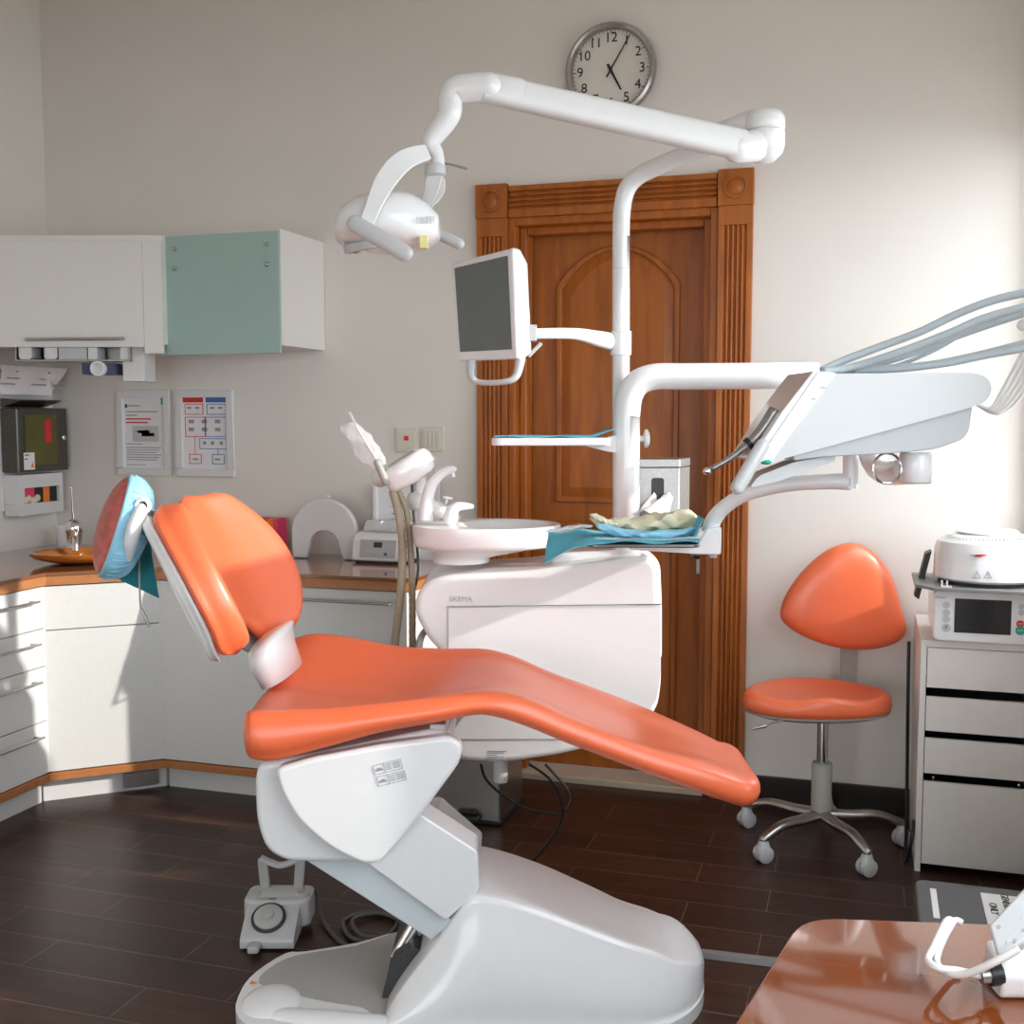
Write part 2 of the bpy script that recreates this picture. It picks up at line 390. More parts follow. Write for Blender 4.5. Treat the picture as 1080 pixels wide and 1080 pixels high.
# left run
t = thing('drawer_unit', 'white four-drawer base cabinet at the left edge, long steel handles', 'cabinet', (-3.2, 3.0, 0))
add('carcass', MB().box(XL+.005, PA.x, 2.60, PA.y, .12, ZT), 'cab', t)
add('toe_kick', MB().box(XL+.005, PA.x-.03, 2.60, PA.y, 0, .09), 'cab', t)
add('bottom_trim', MB().box(XL+.005, PA.x+.024, 2.60, PA.y+.004, .09, .12), 'trimw', t, bevel=.002)
for z0, z1 in ((.672, .825), (.53, .668), (.325, .526), (.124, .321)):
    dr = add('drawer', MB().box(PA.x, PA.x+.018, 2.88, PA.y-.002, z0, z1), 'cab', t, bevel=.0015)
    add('handle', bar_handle(MB(), Vector((PA.x+.018, 3.0)), Vector((PA.x+.018, 3.40)), z1-.045, Vector((1, 0, 0))), 'stl', dr)
# diagonal corner unit
t = thing('corner_cabinet', 'white diagonal corner base cabinet with false drawer over door', 'cabinet', (-3.1, 3.9, 0))
poly = [(XL+.005, PA.y+.003), (PA.x, PA.y+.003), (PB.x-.003, PB.y), (PB.x-.003, YB-.005), (XL+.005, YB-.005)]
add('carcass', MB().prism(poly, .12, ZT, 'z'), 'cab', t)
polyk = [(XL+.005, PA.y+.003), (PA.x-.03, PA.y+.013), (PB.x-.013, PB.y+.03), (PB.x-.003, YB-.005), (XL+.005, YB-.005)]
tk = add('toe_kick', MB().prism(polyk, 0, .09, 'z'), 'cab', t)
dd = (PB-PA).normalized(); nn = Vector((dd.y, -dd.x)); n3 = Vector((nn.x, nn.y, 0))
def dg_(s, off): p = PA+dd*s+nn*off; return (p.x, p.y)
add('vent_grille', MB().prism([dg_(.27, -.02), dg_(.40, -.02), dg_(.40, -.005), dg_(.27, -.005)], .018, .075, 'z'), 'stl', tk, bevel=.003)
add('bottom_trim', MB().prism([dg_(0, -.01), dg_(.425, -.01), dg_(.433, .026), dg_(-.01, .026)], .09, .12, 'z'), 'trimw', t, bevel=.002)
add('false_drawer_front', MB().prism(front_panel(PA, PB, 0, 0), .662, .825, 'z'), 'cab', t, bevel=.0015)
add('door', MB().prism(front_panel(PA, PB, 0, 0), .124, .658, 'z'), 'cab', t, bevel=.0015)
# back run: two units
for x0, x1, lab in ((PB.x, -2.09, 'white base cabinet with a plain door, behind the backrest'), (-2.09, XE, 'white base cabinet with a long steel handle at the worktop end')):
    t = thing('base_cabinet', lab, 'cabinet', ((x0+x1)/2, 4.0, 0))
    add('carcass', MB().box(x0, x1-.002, PB.y, YB-.005, .12, ZT), 'cab', t, bevel=.001)
    add('toe_kick', MB().box(x0, x1-.002, PB.y+.03, YB-.005, 0, .09), 'cab', t)
    add('bottom_trim', MB().box(x0, x1-.002, PB.y-.024, YB-.005, .09, .12), 'trimw', t, bevel=.002)
    dr = add('door', MB().box(x0+.002, x1-.004, PB.y-.018, PB.y, .124, .825), 'cab', t, bevel=.0015)
    if x1 > -2: add('handle', bar_handle(MB(), Vector((x0+.06, PB.y-.018)), Vector((x1-.06, PB.y-.018)), .785, Vector((0, -1, 0))), 'stl', dr)
# worktop following the corner
ov = .035
A2 = (PA.x+ov, PA.y-.012); B2 = (PB.x+.012, PB.y-ov)
poly = fillet([(XL+.003, 2.60), (PA.x+ov, 2.60), A2, B2, (XE+.03, PB.y-ov), (XE+.03, YB-.003), (XL+.003, YB-.003)], [0, 0, 0, 0, .07, 0, 0])
t = thing('worktop', 'glossy brown worktop with orange-brown wooden edge running round the corner', 'worktop', (-3, 4, ZT))
add('worktop_slab', MB().prism(poly, ZT+.034, ZT+.048, 'z'), 'ctop', t, bevel=.002)
poly2 = fillet([(XL+.003, 2.60), (PA.x+ov-.004, 2.60), (A2[0]-.004, A2[1]+.002), (B2[0], B2[1]+.004), (XE+.026, PB.y-ov+.004), (XE+.026, YB-.003), (XL+.003, YB-.003)], [0, 0, 0, 0, .07, 0, 0])
add('worktop_edge', MB().prism(poly2, ZT+.001, ZT+.034, 'z'), 'trimw', t, label='orange-brown wooden edge')
ZW = ZT+.048
# upper cabinets
t = thing('wall_cabinet', 'wall cabinet with frosted aqua glass front and four steel studs', 'cabinet', (-2.43, 4.1, 1.72))
x0, x1, y0 = -2.69, -2.156, 3.93
add('carcass', MB().box(x0, x1, y0+.003, YB-.003, 1.725, 2.165), 'cabr', t, bevel=.001)
gd = add('glass_door', MB().box(x0+.004, x1+.002, y0-.016, y0-.002, 1.695, 2.155), 'aqua', t, bevel=.001)
for sx in (x0+.082, x1-.047):
    for sz in (2.105, 2.03):
        add('stud', MB().lathe([(.009, 0), (.009, .006), (.006, .010), (.0005, .011)], (sx, y0-.016, sz), (0, -1, 0), 16), 'stl', gd)
t = thing('corner_wall_cabinet', 'white wall cabinet in the left corner with steel bar handle', 'cabinet', (0, 0, 0))
t.matrix_world = Matrix.Translation((-3.0, 4.1, 1.7)); MW[t.as_pointer()] = t.matrix_world.copy()
Ei = E.inverted()
def toE(x, y): v = Ei @ Vector((x, y, 0)); return (v.x, v.y)
dW = 4.50
pR = q(172, 300, dW); XRc = pR.x
c = [( -2.22, dW), (XRc, dW), toE(x0-.006, YB-.004), toE(XL+.005, YB-.004), toE(XL+.005, 3.72)]
add('carcass', MB().prism(c, 1.735, 2.155, 'z'), 'cabr', t, frame=E)
zt, zb = q(80, 254, dW-.02).z, q(80, 366, dW-.02).z
d_ = add('door', MB().box(-2.0, q(152, 300, dW).x, dW-.02, dW-.001, zb, zt), 'cabr', t, frame=E, bevel=.0015)
add('filler_panel', MB().box(q(152, 300, dW).x+.001, XRc, dW-.0185, dW-.001, q(160, 373, dW).z, zt), 'cabr', t, frame=E, bevel=.001)
add('door', MB().box(-2.2, -2.006, dW-.02, dW-.001, zb, zt), 'cabr', t, frame=E, bevel=.0015)
h0, h1 = q(28, 358, dW-.05), q(130, 357, dW-.05)
add('handle', MB().tube([h0, h1], .006, 10, rnd=True).tube([h0+Vector((.01, 0, 0)), h0+Vector((.01, .03, 0))], .004, 8).tube([h1-Vector((.01, 0, 0)), h1+Vector((-.01, .03, 0))], .004, 8), 'stl', d_, frame=E)
# rack of dispensers under it
t = thing('cup_rack', 'grey steel dispenser rack under the left wall cabinet', 'rack', q(80, 390, dW-.0), E)
a, c = q(17, 366, dW), q(138, 381, dW)
zc = zb-.001
add('rack_tray', MB().box(a.x, c.x, dW-.01, dW+.12, c.z, c.z+.006).box(a.x, c.x, dW+.11, dW+.12, c.z, 1.734).box(a.x, a.x+.005, dW-.01, dW+.12, c.z, 1.734).box(c.x-.005, c.x, dW-.01, dW+.12, c.z, 1.734), 'stl', t, frame=E)
for u0, u1 in ((20, 34), (47, 61), (62, 92), (93, 103), (127, 137)):
    p0, p1 = q(u0, 366, dW), q(u1, 380, dW)
    poly = fillet([(p0.x, zc), (p1.x, zc), (p1.x, p1.z+.004), (p0.x, p1.z+.004)], [.0, .0, .014 if u0 < 60 else .001, .014 if u0 < 60 else .001])
    add('dispensed_box', MB().prism(poly, dW-.004, dW+.09), 'wht2' if u0 != 62 else 'lgry', t, frame=E)
a, c = q(127, 366, dW), q(151, 402, dW)
add('white_control_box', MB().box(a.x, c.x, dW+.02, dW+.16, c.z, 1.733), 'wht2', frame=E, bevel=.002, label='small white box hanging below the right end of the corner wall cabinet', cat='box')
a, c = q(86, 382, dW), q(121, 395, dW)
t = thing('cup_dispenser', 'navy blue box with a paper cup end, under the steel rack', 'dispenser', (a.x, dW+.05, c.z), E)
add('box', MB().box(a.x, c.x, dW+.0, dW+.1, c.z, a.z-.003), 'navy', t, frame=E, bevel=.002)
pc = q(106, 389, dW)
add('paper_cup', MB().lathe([(.026, 0), (.03, .01), (.029, .035), (.022, .036), (.018, .012), (.0005, .012)], (pc.x, dW, pc.z), (0, -1, 0), 24), 'paper', t, frame=E)
# towel holder with folded white towels, on the left wall
t = thing('towel_holder', 'chrome wall rails with a loose white paper towel at the left edge', 'rail', w(30, 400, X=XL))
xw = XL+.10
r0, r1 = w(0, 393, X=xw), w(82, 391, X=xw)
for py_, pe in ((393, 82), (400, 78), (406, 78)):
    p0, p1 = w(-20, py_, X=xw), w(-20, py_, X=xw); yy = 4.26
    zz = w(40, py_, X=xw).z
    add('rail', MB().tube([(xw, 3.7, zz), (xw, yy, zz)], .005, 8, rnd=True).tube([(xw, yy-.02, zz), (XL, yy-.02, zz)], .004, 8), 'chr', t)
g = []
for i in range(9):
    row = []
    for j in range(7):
        yy = 3.86+.05*i+.004*random.random(); zz = 1.665-.02*j
        row.append((xw+.012+.008*math.sin(i*1.7+j*.8)-.002*j, yy-(.015*j if i > 6 else 0), zz))
    g.append(row)
add('paper_towel', MB().sheet(g, .004), 'paper', t)
# sharps / glove cabinet on the left wall
t = thing('sharps_cabinet', 'smoked lockable sharps cabinet on the left wall with warning label', 'dispenser', w(30, 498, X=XL))
ya, yb_ = 3.955, 4.272
z0, z1 = 1.215, 1.49
add('back_plate', MB().box(XL+.001, XL+.012, ya-.02, yb_+.006, 1.05, 1.66), 'wht2', t, bevel=.002)
bd = add('body', MB().box(XL+.012, XL+.10, ya, yb_, z0, z1), 'smoke', t, bevel=.008, seg=3)
xf = XL+.1005
add('tinted_insert', MB().box(xf, xf+.0015, ya+.045, yb_-.075, z0+.03, z1-.03), 'olive', bd)
add('red_label', MB().box(xf+.0015, xf+.003, ya+.165, ya+.205, z0+.125, z1-.05), 'red', bd)
add('warning_label', MB().box(xf+.0015, xf+.003, ya+.03, ya+.095, z0+.012, z0+.085), 'paper', bd)
add('warning_triangle', MB().prism([(ya+.07, z0+.02), (ya+.09, z0+.02), (ya+.08, z0+.045)], xf+.003, xf+.004, 'x'), 'oran', bd)
add('label_mark', MB().box(xf+.003, xf+.004, ya+.036, ya+.06, z0+.072, z0+.077).box(xf+.003, xf+.004, ya+.036, ya+.05, z0+.055, z0+.060), 'ink', bd)
add('lock', MB().lathe([(.012, 0), (.012, .008), (.006, .012), (.0005, .012)], (xf, yb_-.035, z0+.145), (1, 0, 0), 16), 'chr', bd)
add('open_lid', MB().prism([(XL+.02, z1+.002), (XL+.12, z1+.03), (XL+.12, z1+.034), (XL+.02, z1+.04)], ya+.0, yb_-.06, 'y'), 'smoke', t)
t = thing('glove_box_holder', 'white wall box with a window slot showing a red and orange carton', 'dispenser', w(30, 545, X=XL))
z0, z1 = 1.03, 1.205
bd = MB().box(XL+.013, XL+.09, ya+.01, yb_-.03, z0, z0+.05).box(XL+.013, XL+.09, ya+.01, yb_-.03, z1-.055, z1).box(XL+.013, XL+.09, ya+.01, ya+.045, z0+.05, z1-.055).box(XL+.013, XL+.09, yb_-.055, yb_-.03, z0+.05, z1-.055)
add('body', bd, 'wht2', t, bevel=.002)
cb = MB().box(XL+.02, XL+.075, ya+.045, ya+.12, z0+.05, z1-.055, 0).box(XL+.02, XL+.075, ya+.12, ya+.175, z0+.05, z1-.055, 1).box(XL+.02, XL+.075, ya+.175, ya+.215, z0+.05, z1-.055, 2).box(XL+.02, XL+.075, ya+.215, yb_-.055, z0+.05, z1-.055, 1)
add('glove_carton', cb, ['pink', 'ink', 'oran'], t)
gv = MB(); 
for i in range(5): gv.ball((XL+.08, ya+.06+.018*i, z0+.065+.006*math.sin(i*2)), .012, .014, .016, 10, 6)
add('cream_glove', gv, 'glove', t)
# pictures on the back wall
def pic(px0, px1, label, build):
    a = w(px0, 412, Y=YB); c = w(px1, 501, Y=YB); zt_ = 1.567; zb_ = 1.195
    t = thing('picture_frame', label, 'picture', ((a.x+c.x)/2, YB, zb_), group=None)
    x0, x1 = a.x, c.x; fwid = .032
    fr = MB().box(x0, x1, YB-.022, YB-.001, zb_, zb_+fwid).box(x0, x1, YB-.022, YB-.001, zt_-fwid, zt_).box(x0, x0+fwid, YB-.022, YB-.001, zb_+fwid, zt_-fwid).box(x1-fwid, x1, YB-.022, YB-.001, zb_+fwid, zt_-fwid)
    add('frame', fr, 'ivory' if False else 'wht2', t, bevel=.003)
    sh = add('sheet', MB().box(x0+fwid, x1-fwid, YB-.008, YB-.001, zb_+fwid, zt_-fwid), 'paper', t)
    X0, X1, Z0, Z1 = x0+fwid, x1-fwid, zb_+fwid, zt_-fwid
    def B(u0, u1, v0, v1, m, nm, th=.0012): return add(nm, MB().box(X0+(X1-X0)*u0, X0+(X1-X0)*u1, YB-.008-th, YB-.008, Z1-(Z1-Z0)*v1, Z1-(Z1-Z0)*v0), m, sh, smooth=False)
    def O(u0, u1, v0, v1, m, nm, t_=.012):
        xs = (X0+(X1-X0)*u0, X0+(X1-X0)*u1); zs = (Z1-(Z1-Z0)*v1, Z1-(Z1-Z0)*v0); k = .003; y0_, y1_ = YB-.0092, YB-.008
        add(nm, MB().box(xs[0], xs[1], y0_, y1_, zs[0], zs[0]+k).box(xs[0], xs[1], y0_, y1_, zs[1]-k, zs[1]).box(xs[0], xs[0]+k, y0_, y1_, zs[0], zs[1]).box(xs[1]-k, xs[1], y0_, y1_, zs[0], zs[1]), m, sh, smooth=False)
    build(B, O)
def p1(B, O):
    B(.92, .99, .0, .1, 'green', 'green_tab'); B(.03, .08, .09, .14, 'ink', 'emblem'); B(.1, .4, .105, .12, 'gink', 'line_of_print')
    B(.04, .85, .19, .205, 'gink', 'heading'); B(.04, .32, .24, .255, 'gink', 'heading'); B(.04, .66, .29, .31, 'red', 'red_heading'); B(.04, .58, .34, .36, 'red', 'red_heading')
    B(.2, .85, .40, .62, 'lgry', 'photo_print'); B(.32, .62, .46, .50, 'gink', 'pictured_device'); B(.42, .74, .50, .545, 'ink', 'pictured_device'); B(.42, .52, .49, .53, 'yel', 'yellow_spot')
    B(.04, .45, .65, .662, 'gink', 'line_of_print')
    for i in range(6): B(.04, .9-.06*(i % 3), .70+.035*i, .712+.035*i, 'gink', 'line_of_print')
    B(.04, .5, .95, .96, 'gink', 'line_of_print')
def p2(B, O):
    B(.0, .46, 0, .07, 'red', 'red_header'); B(.52, .98, 0, .07, 'blup', 'blue_header')
    O(.04, .46, .09, .24, 'red', 'red_box'); O(.54, .98, .09, .24, 'blup', 'blue_box'); O(.04, .5, .27, .55, 'red', 'red_box'); O(.5, .98, .27, .55, 'blup', 'blue_box')
    O(.36, .98, .57, .72, 'blup', 'blue_box'); O(.12, .4, .79, .93, 'red', 'red_box'); O(.64, .92, .79, .93, 'blup', 'blue_box')
    B(.25, .26, .55, .79, 'red', 'red_line'); B(.77, .78, .72, .79, 'blup', 'blue_line')
    for u in (.1, .28, .62, .8): B(u, u+.09, .13, .16, 'gink', 'small_drawing')
    for u in (.12, .42, .72):
        for v in (.31, .42): B(u, u+.12, v, v+.05, 'gink', 'small_drawing')
    for u in (.44, .62, .82): B(u, u+.07, .61, .66, 'gink', 'small_drawing')
    for u in (.2, .7): B(u, u+.12, .85, .875, 'gink', 'small_drawing')
pic(125, 183, 'white-framed leaflet with red heading and black device photo, left of two', p1)
pic(187, 249, 'white-framed red and blue flow chart, right of two on the wall', p2)
# ---------------------------------------------------------------- things on the worktop
# sink and tap
sc = Vector((-2.955, 3.735, ZW))
t = thing('vessel_sink', 'oval amber glass sink rim standing on the corner worktop', 'sink', sc)
add('bowl', MB().lathe([(.05, .0005), (.10, .004), (.175, .022), (.19, .034), (.192, .045), (.182, .046), (.165, .036), (.1, .014), (.0005, .010)], sc, n=40, sx=1, sy=.75).xf(Matrix.Translation(sc) @ Matrix.Rotation(rad(15), 4, 'Z') @ Matrix.Translation(-sc)), 'amb2', t)
add('drain', MB().lathe([(.022, .010), (.022, .016), (.012, .018), (.0005, .018)], sc, n=16), 'chr', t)
tp = w(79, 588, Z=ZW); tp.z = ZW
t = thing('mixer_tap', 'chrome mixer tap with upright lever behind the amber sink', 'tap', tp)
add('body', MB().lathe([(.036, 0), (.036, .008), (.031, .014), (.031, .10), (.036, .108), (.036, .125), (.032, .142), (.016, .156), (.0005, .160)], tp, n=24), 'chr', t)
add('lever', MB().tube([tp+Vector((0, 0, .15)), tp+Vector((.002, -.01, .20)), tp+Vector((.008, -.02, .29))], [.006, .005, .006], 10, k=4, rnd=True), 'chr', t)
add('spout', MB().tube([tp+Vector((0, 0, .08)), tp+Vector((.06, -.07, .085)), tp+Vector((.075, -.09, .04))], .013, 12, k=5), 'chr', t)
s_ = w(66, 562, Y=4.27)
add('glass_tumbler', MB().lathe([(.030, 0), (.033, .09), (.030, .09), (.028, .006), (.0005, .005)], (s_.x+.06, 4.2, ZW), n=20), 'clear', label='small clear tumbler in the worktop corner beside the chrome tap', cat='glass')
# knobbed white post on the worktop
p_ = w(152, 575, Z=ZW)
pp = w(152, 508, Y=4.15)
add('knobbed_post', MB().lathe([(.022, 0), (.022, .01), (.013, .02), (.013, pp.z-ZW-.03), (.018, pp.z-ZW-.027), (.02, pp.z-ZW-.012), (.014, pp.z-ZW-.002), (.0005, pp.z-ZW)], (pp.x, 4.15, ZW), n=20), 'wht2', label='slim white knobbed post on the worktop behind the headrest', cat='post')
# red printed box
ra, rb = w(242, 548, Y=4.16), w(293, 586, Y=4.16)
t = thing('printed_carton', 'red carton with flower print and orange edge on the worktop', 'box', ((ra.x+rb.x)/2, 4.2, ZW))
hz = w(270, 547, Y=4.16).z
add('box', MB().box(ra.x, rb.x-.048, 4.16, 4.24, ZW, hz), 'red', t, bevel=.001)
add('orange_edge', MB().box(rb.x-.048, rb.x-.02, 4.159, 4.24, ZW, hz), 'oran', t)
add('pink_edge', MB().box(rb.x-.02, rb.x, 4.16, 4.24, ZW, hz), 'pink', t)
fl_ = MB(); fc = Vector((rb.x-.085, 4.159, ZW+.085))
for i in range(14):
    a = 2*math.pi*i/14; u = Vector((math.cos(a), 0, math.sin(a))); v = Vector((-u.z, 0, u.x))
    P_ = [fc+u*.02, fc+u*.035+v*.009, fc+u*.055, fc+u*.035-v*.009, fc+u*.02]; fl_.tube(P_, .0009, 5, k=3)
add('flower_print', fl_, 'oran', t)
add('plant_photo', MB().ball((rb.x-.135, 4.159, ZW+.065), .035, .002, .028, 16, 8), 'gry', t)
# white horseshoe pad
hc = w(341, 586, Z=ZW); yh = 4.13
a0, a1 = w(307, 560, Y=yh), w(376, 560, Y=yh); R_ = (a1.x-a0.x)/2; xc = (a0.x+a1.x)/2; top = w(341, 526, Y=yh).z
z_c = top-R_
O_ = [(xc-R_*.97, ZW+.002)]+[(xc-R_*math.cos(t_), z_c+R_*math.sin(t_)) for t_ in [math.pi*i/24 for i in range(25)]]+[(xc+R_*.97, ZW+.002), (xc+R_*.58, ZW+.002)]
r2 = R_*.46; z_i = w(341, 560, Y=yh).z-r2
O_ += [(xc+r2*math.cos(t_), z_i+r2*math.sin(t_)) for t_ in [math.pi*i/16 for i in range(17)]]+[(xc-R_*.55, ZW+.002)]
hs = add('arch_cushion', MB().prism(O_, yh, yh+.03), 'wht2', bevel=.006, seg=3, ang=50, label='white horseshoe-shaped pad leaning on the wall beside the red carton', cat='pad')
add('clip', MB().tube([(xc-.025, yh+.015, top), (xc-.012, yh+.015, top+.010), (xc+.012, yh+.015, top+.010), (xc+.025, yh+.015, top)], .005, 8, k=3), 'wht2', hs)
# amalgamator
d0 = w(369, 594, Z=ZW); xa, xb = d0.x, w(424, 594, Y=d0.y).x; yf = d0.y+.01
t = thing('amalgam_mixer', 'white mixing machine with clear lid and grey control panel on the worktop', 'device', ((xa+xb)/2, yf+.1, ZW))
zf = w(395, 566, Y=yf).z
prof = fillet([(yf, ZW+.008), (yf+.02, zf-.01), (yf+.06, zf+.01), (yf+.22, zf+.02), (yf+.23, ZW+.008)], .015)
add('body', MB().prism(prof, xa, xb, 'x'), 'wht', t, bevel=.006, seg=3)
def onf(u, v, o): z = ZW+.008+(zf-.018-ZW)*v; return Vector((xa+(xb-xa)*u, yf+.02*v-o, z))
add('control_panel', MB().rings([[onf(.16, .18, .002), onf(.84, .18, .002), onf(.84, .95, .002), onf(.16, .95, .002)], [onf(.16, .18, -.001), onf(.84, .18, -.001), onf(.84, .95, -.001), onf(.16, .95, -.001)]]), 'gry', t)
add('display', MB().rings([[onf(.42, .62, .0035), onf(.58, .62, .0035), onf(.58, .85, .0035), onf(.42, .85, .0035)], [onf(.42, .62, 0), onf(.58, .62, 0), onf(.58, .85, 0), onf(.42, .85, 0)]]), 'dark', t)
for i, u in enumerate((.36, .46, .56, .66)): add('button', disc(MB(), onf(u, .35, .002), .007, (0, -1, 0), .002, 14), 'lgry' if i < 3 else 'blup', t)
add('clear_lid', MB().prism(fillet([(yf+.05, zf+.012), (yf+.08, zf+.055), (yf+.17, zf+.055), (yf+.20, zf+.018)], .02), xa+.03, xb-.01, 'x'), 'film', t)
add('capsule_arm', MB().tube([((xa+xb)/2-.02, yf+.09, zf+.02), ((xa+xb)/2-.02, yf+.09, zf+.05)], .012, 12, rnd=True), 'chr', t)
add('foot', MB().box(xa+.01, xb-.01, yf+.02, yf+.2, ZW, ZW+.008), 'dark', t)
# framed white chart leaning behind the mixer
a, c = w(394, 508, Y=4.24), w(434, 590, Y=4.24)
t = thing('chart_board', 'white board with fine grey lines behind the mixing machine', 'board', ((a.x+c.x)/2, 4.25, ZW))
add('board', MB().box(a.x, c.x+.12, 4.24, 4.25, ZW, a.z), 'paper', t)
add('rim', MB().box(a.x, a.x+.02, 4.228, 4.24, ZW, a.z), 'wht', t, bevel=.004)
add('pen_marks', MB().box(a.x+.07, a.x+.12, 4.238, 4.24, a.z-.06, a.z-.058).box(a.x+.07, a.x+.12, 4.238, 4.24, a.z-.10, a.z-.098).box(a.x+.07, a.x+.12, 4.238, 4.24, a.z-.15, a.z-.148).box(a.x+.08, a.x+.10, 4.238, 4.24, a.z-.13, a.z-.125), 'gink', t)
# switches
def plate(px0, px1, py0, py1, name, lab, cat):
    a, c = w(px0, py0, Y=YB), w(px1, py1, Y=YB)
    t = thing(name, lab, cat, ((a.x+c.x)/2, YB, c.z))
    add('plate', MB().box(a.x, c.x, YB-.010, YB-.001, c.z, a.z), 'ivory', t, bevel=.004, seg=3)
    return t, a, c
t, a, c = plate(418, 442, 451, 477, 'indicator_plate', 'ivory wall plate with a small dark red lamp, left of the light switch', 'switch plate')
add('insert', MB().box(a.x+.014, c.x-.014, YB-.013, YB-.010, c.z+.014, a.z-.014), 'ivory', t, bevel=.001)
add('red_lamp', MB().box((a.x+c.x)/2-.009, (a.x+c.x)/2+.009, YB-.016, YB-.013, (a.z+c.z)/2-.002, (a.z+c.z)/2+.016), mat('dark_red_lens', (.13, .01, .012), .2) and 'redlens' if False else 'red', t)
t, a, c = plate(445, 469, 450, 476, 'light_switch', 'ivory four-gang rocker switch beside the door casing', 'light switch')
ww = (c.x-a.x-.028)/4
for i in range(4): add('rocker', MB().box(a.x+.014+i*ww+.001, a.x+.014+(i+1)*ww-.001, YB-.015, YB-.010, c.z+.016, a.z-.016), 'ivory', t, bevel=.001)
t, a, c = plate(440, 461, 489, 536, 'wall_socket', 'tall ivory socket strip on the wall behind the spittoon tap', 'socket')
add('socket_insert', MB().box(a.x+.015, c.x-.015, YB-.013, YB-.010, c.z+.02, a.z-.02), 'ivory', t, bevel=.001)
# ---------------------------------------------------------------- wall clock
cc = w(645, 75, Y=YB); R0 = .172
t = thing('wall_clock', 'round steel-rimmed wall clock with black numerals above the door', 'clock', (cc.x, YB, cc.z-R0))
cy = (cc.x, YB, cc.z)
add('rim', MB().lathe([(R0-.004, .001), (R0, .012), (R0-.003, .035), (R0-.012, .042), (R0-.020, .036), (R0-.024, .012), (R0-.03, .001)], cy, (0, -1, 0), 64), 'stl', t)
fa = add('dial', MB().lathe([(R0-.024, .001), (R0-.024, .010), (.0005, .010)], cy, (0, -1, 0), 64), 'face', t)
rd = R0-.024
tk_ = MB()
for i in range(60):
    a = math.tau*i/60; L = .012 if i % 5 == 0 else .006
    u = Vector((math.sin(a), 0, math.cos(a))); v = Vector((u.z, 0, -u.x)); wd = .0014 if i % 5 == 0 else .0008
    c0 = Vector((cc.x, YB-.0105, cc.z))
    o0, o1 = c0+u*(rd-.002), c0+u*(rd-.002-L); yv = Vector((0, .001, 0))
    tk_.rings([[o0-v*wd-yv, o0+v*wd-yv, o1+v*wd-yv, o1-v*wd-yv], [o0-v*wd, o0+v*wd, o1+v*wd, o1-v*wd]])
add('minute_marks', tk_, 'ink', fa, smooth=False)
for i in range(1, 13):
    a = math.tau*i/12; r_ = rd*.80
    text('numeral', str(i), .050, (cc.x+math.sin(a)*r_, YB-.0108, cc.z+math.cos(a)*r_), (1, 0, 0), (0, 0, 1), 'ink', fa)
def hand(nm, ang, L, tail, wd, y):
    u = Vector((math.sin(ang), 0, math.cos(ang))); v = Vector((u.z, 0, -u.x)); c0 = Vector((cc.x, YB-y, cc.z))
    a_, b_ = c0-u*tail, c0+u*L; yv = Vector((0, .0015, 0))
    add(nm, MB().rings([[a_-v*wd-yv, a_+v*wd-yv, b_+v*wd*.6-yv, b_-v*wd*.6-yv], [a_-v*wd, a_+v*wd, b_+v*wd*.6, b_-v*wd*.6]]), 'ink', t, smooth=False)
hand('hour_hand', rad(152), .085, .025, .005, .015); hand('minute_hand', rad(31), .135, .03, .0032, .018)
add('hand_pin', disc(MB(), (cc.x, YB-.011, cc.z), .006, (0, -1, 0), .010, 16), 'ink', t)
# ---------------------------------------------------------------- pedal bin by the door
f0 = w(459, 864, Z=0); f1 = w(527, 872, Z=0)
x0, x1, y0 = f0.x, f1.x, (f0.y+f1.y)/2
t = thing('pedal_bin', 'brushed steel pedal bin on the floor behind the chair', 'bin', ((x0+x1)/2, y0+.15, 0))
add('base_ring', MB().box(x0-.004, x1+.004, y0-.004, y0+.29, 0, .018), 'blk', t, bevel=.006)
add('body', MB().prism(fillet([(x0, y0), (x1, y0), (x1, y0+.285), (x0, y0+.285)], .012), .018, .40, 'z'), 'stl', t, ang=60)
add('lid', MB().prism(fillet([(x0-.003, y0-.003), (x1+.003, y0-.003), (x1+.003, y0+.288), (x0-.003, y0+.288)], .014), .40, .43, 'z'), 'blk', t, bevel=.006)
xm = x0+.13
add('pedal', MB().box(xm-.05, xm+.05, y0-.05, y0-.004, .02, .04).box(xm-.035, xm+.035, y0-.03, y0-.002, .04, .055), 'blk', t, bevel=.006)
# ---------------------------------------------------------------- drawer tower at the right
cx0, cx1, cy0, cy1 = .172, .523, 3.765, 4.27
ztp = w(990, 676, X=None, Y=cy0).z
t = thing('drawer_tower', 'white drawer tower with shifted drawer fronts in the right corner', 'cabinet', ((cx0+cx1)/2, (cy0+cy1)/2, 0))
add('carcass', MB().box(cx0, cx0+.018, cy0, cy1, 0, ztp-.02).box(cx1-.018, cx1, cy0, cy1, 0, ztp-.02).box(cx0, cx1, cy0, cy1, ztp-.02, ztp).box(cx0+.018, cx1-.018, cy1-.01, cy1, 0, ztp-.02).box(cx0+.018, cx1-.018, cy0+.02, cy1-.01, .02, .04), 'cabr', t, bevel=.001)
zz = [w(1000, p, Y=cy0).z for p in (693, 726, 736, 772, 780, 817, 826, 930)]
inner = MB()
for k in range(4):
    z1_, z0_ = zz[2*k], zz[2*k+1]
    if k == 3: z0_ = .03
    if k == 0: z1_ = ztp-.022
    sh = .0
    d_ = add('drawer', MB().box(cx0+.020, cx1-.020, cy0-.004, cy0+.013, z0_, z1_), 'cabr', t, bevel=.001)
    if k: add('drawer_box', MB().box(cx0+.03, cx1-.03, cy0+.06, cy1-.03, z0_+.01, z1_-.03), 'dark', d_)
    if k == 3:
        for xx in (cx0+.05, cx1-.05): add('screw', MB().tube([(xx, cy0+.025, z1_-.002), (xx, cy0+.025, z1_+.008)], .004, 8, rnd=True), 'chr', d_)
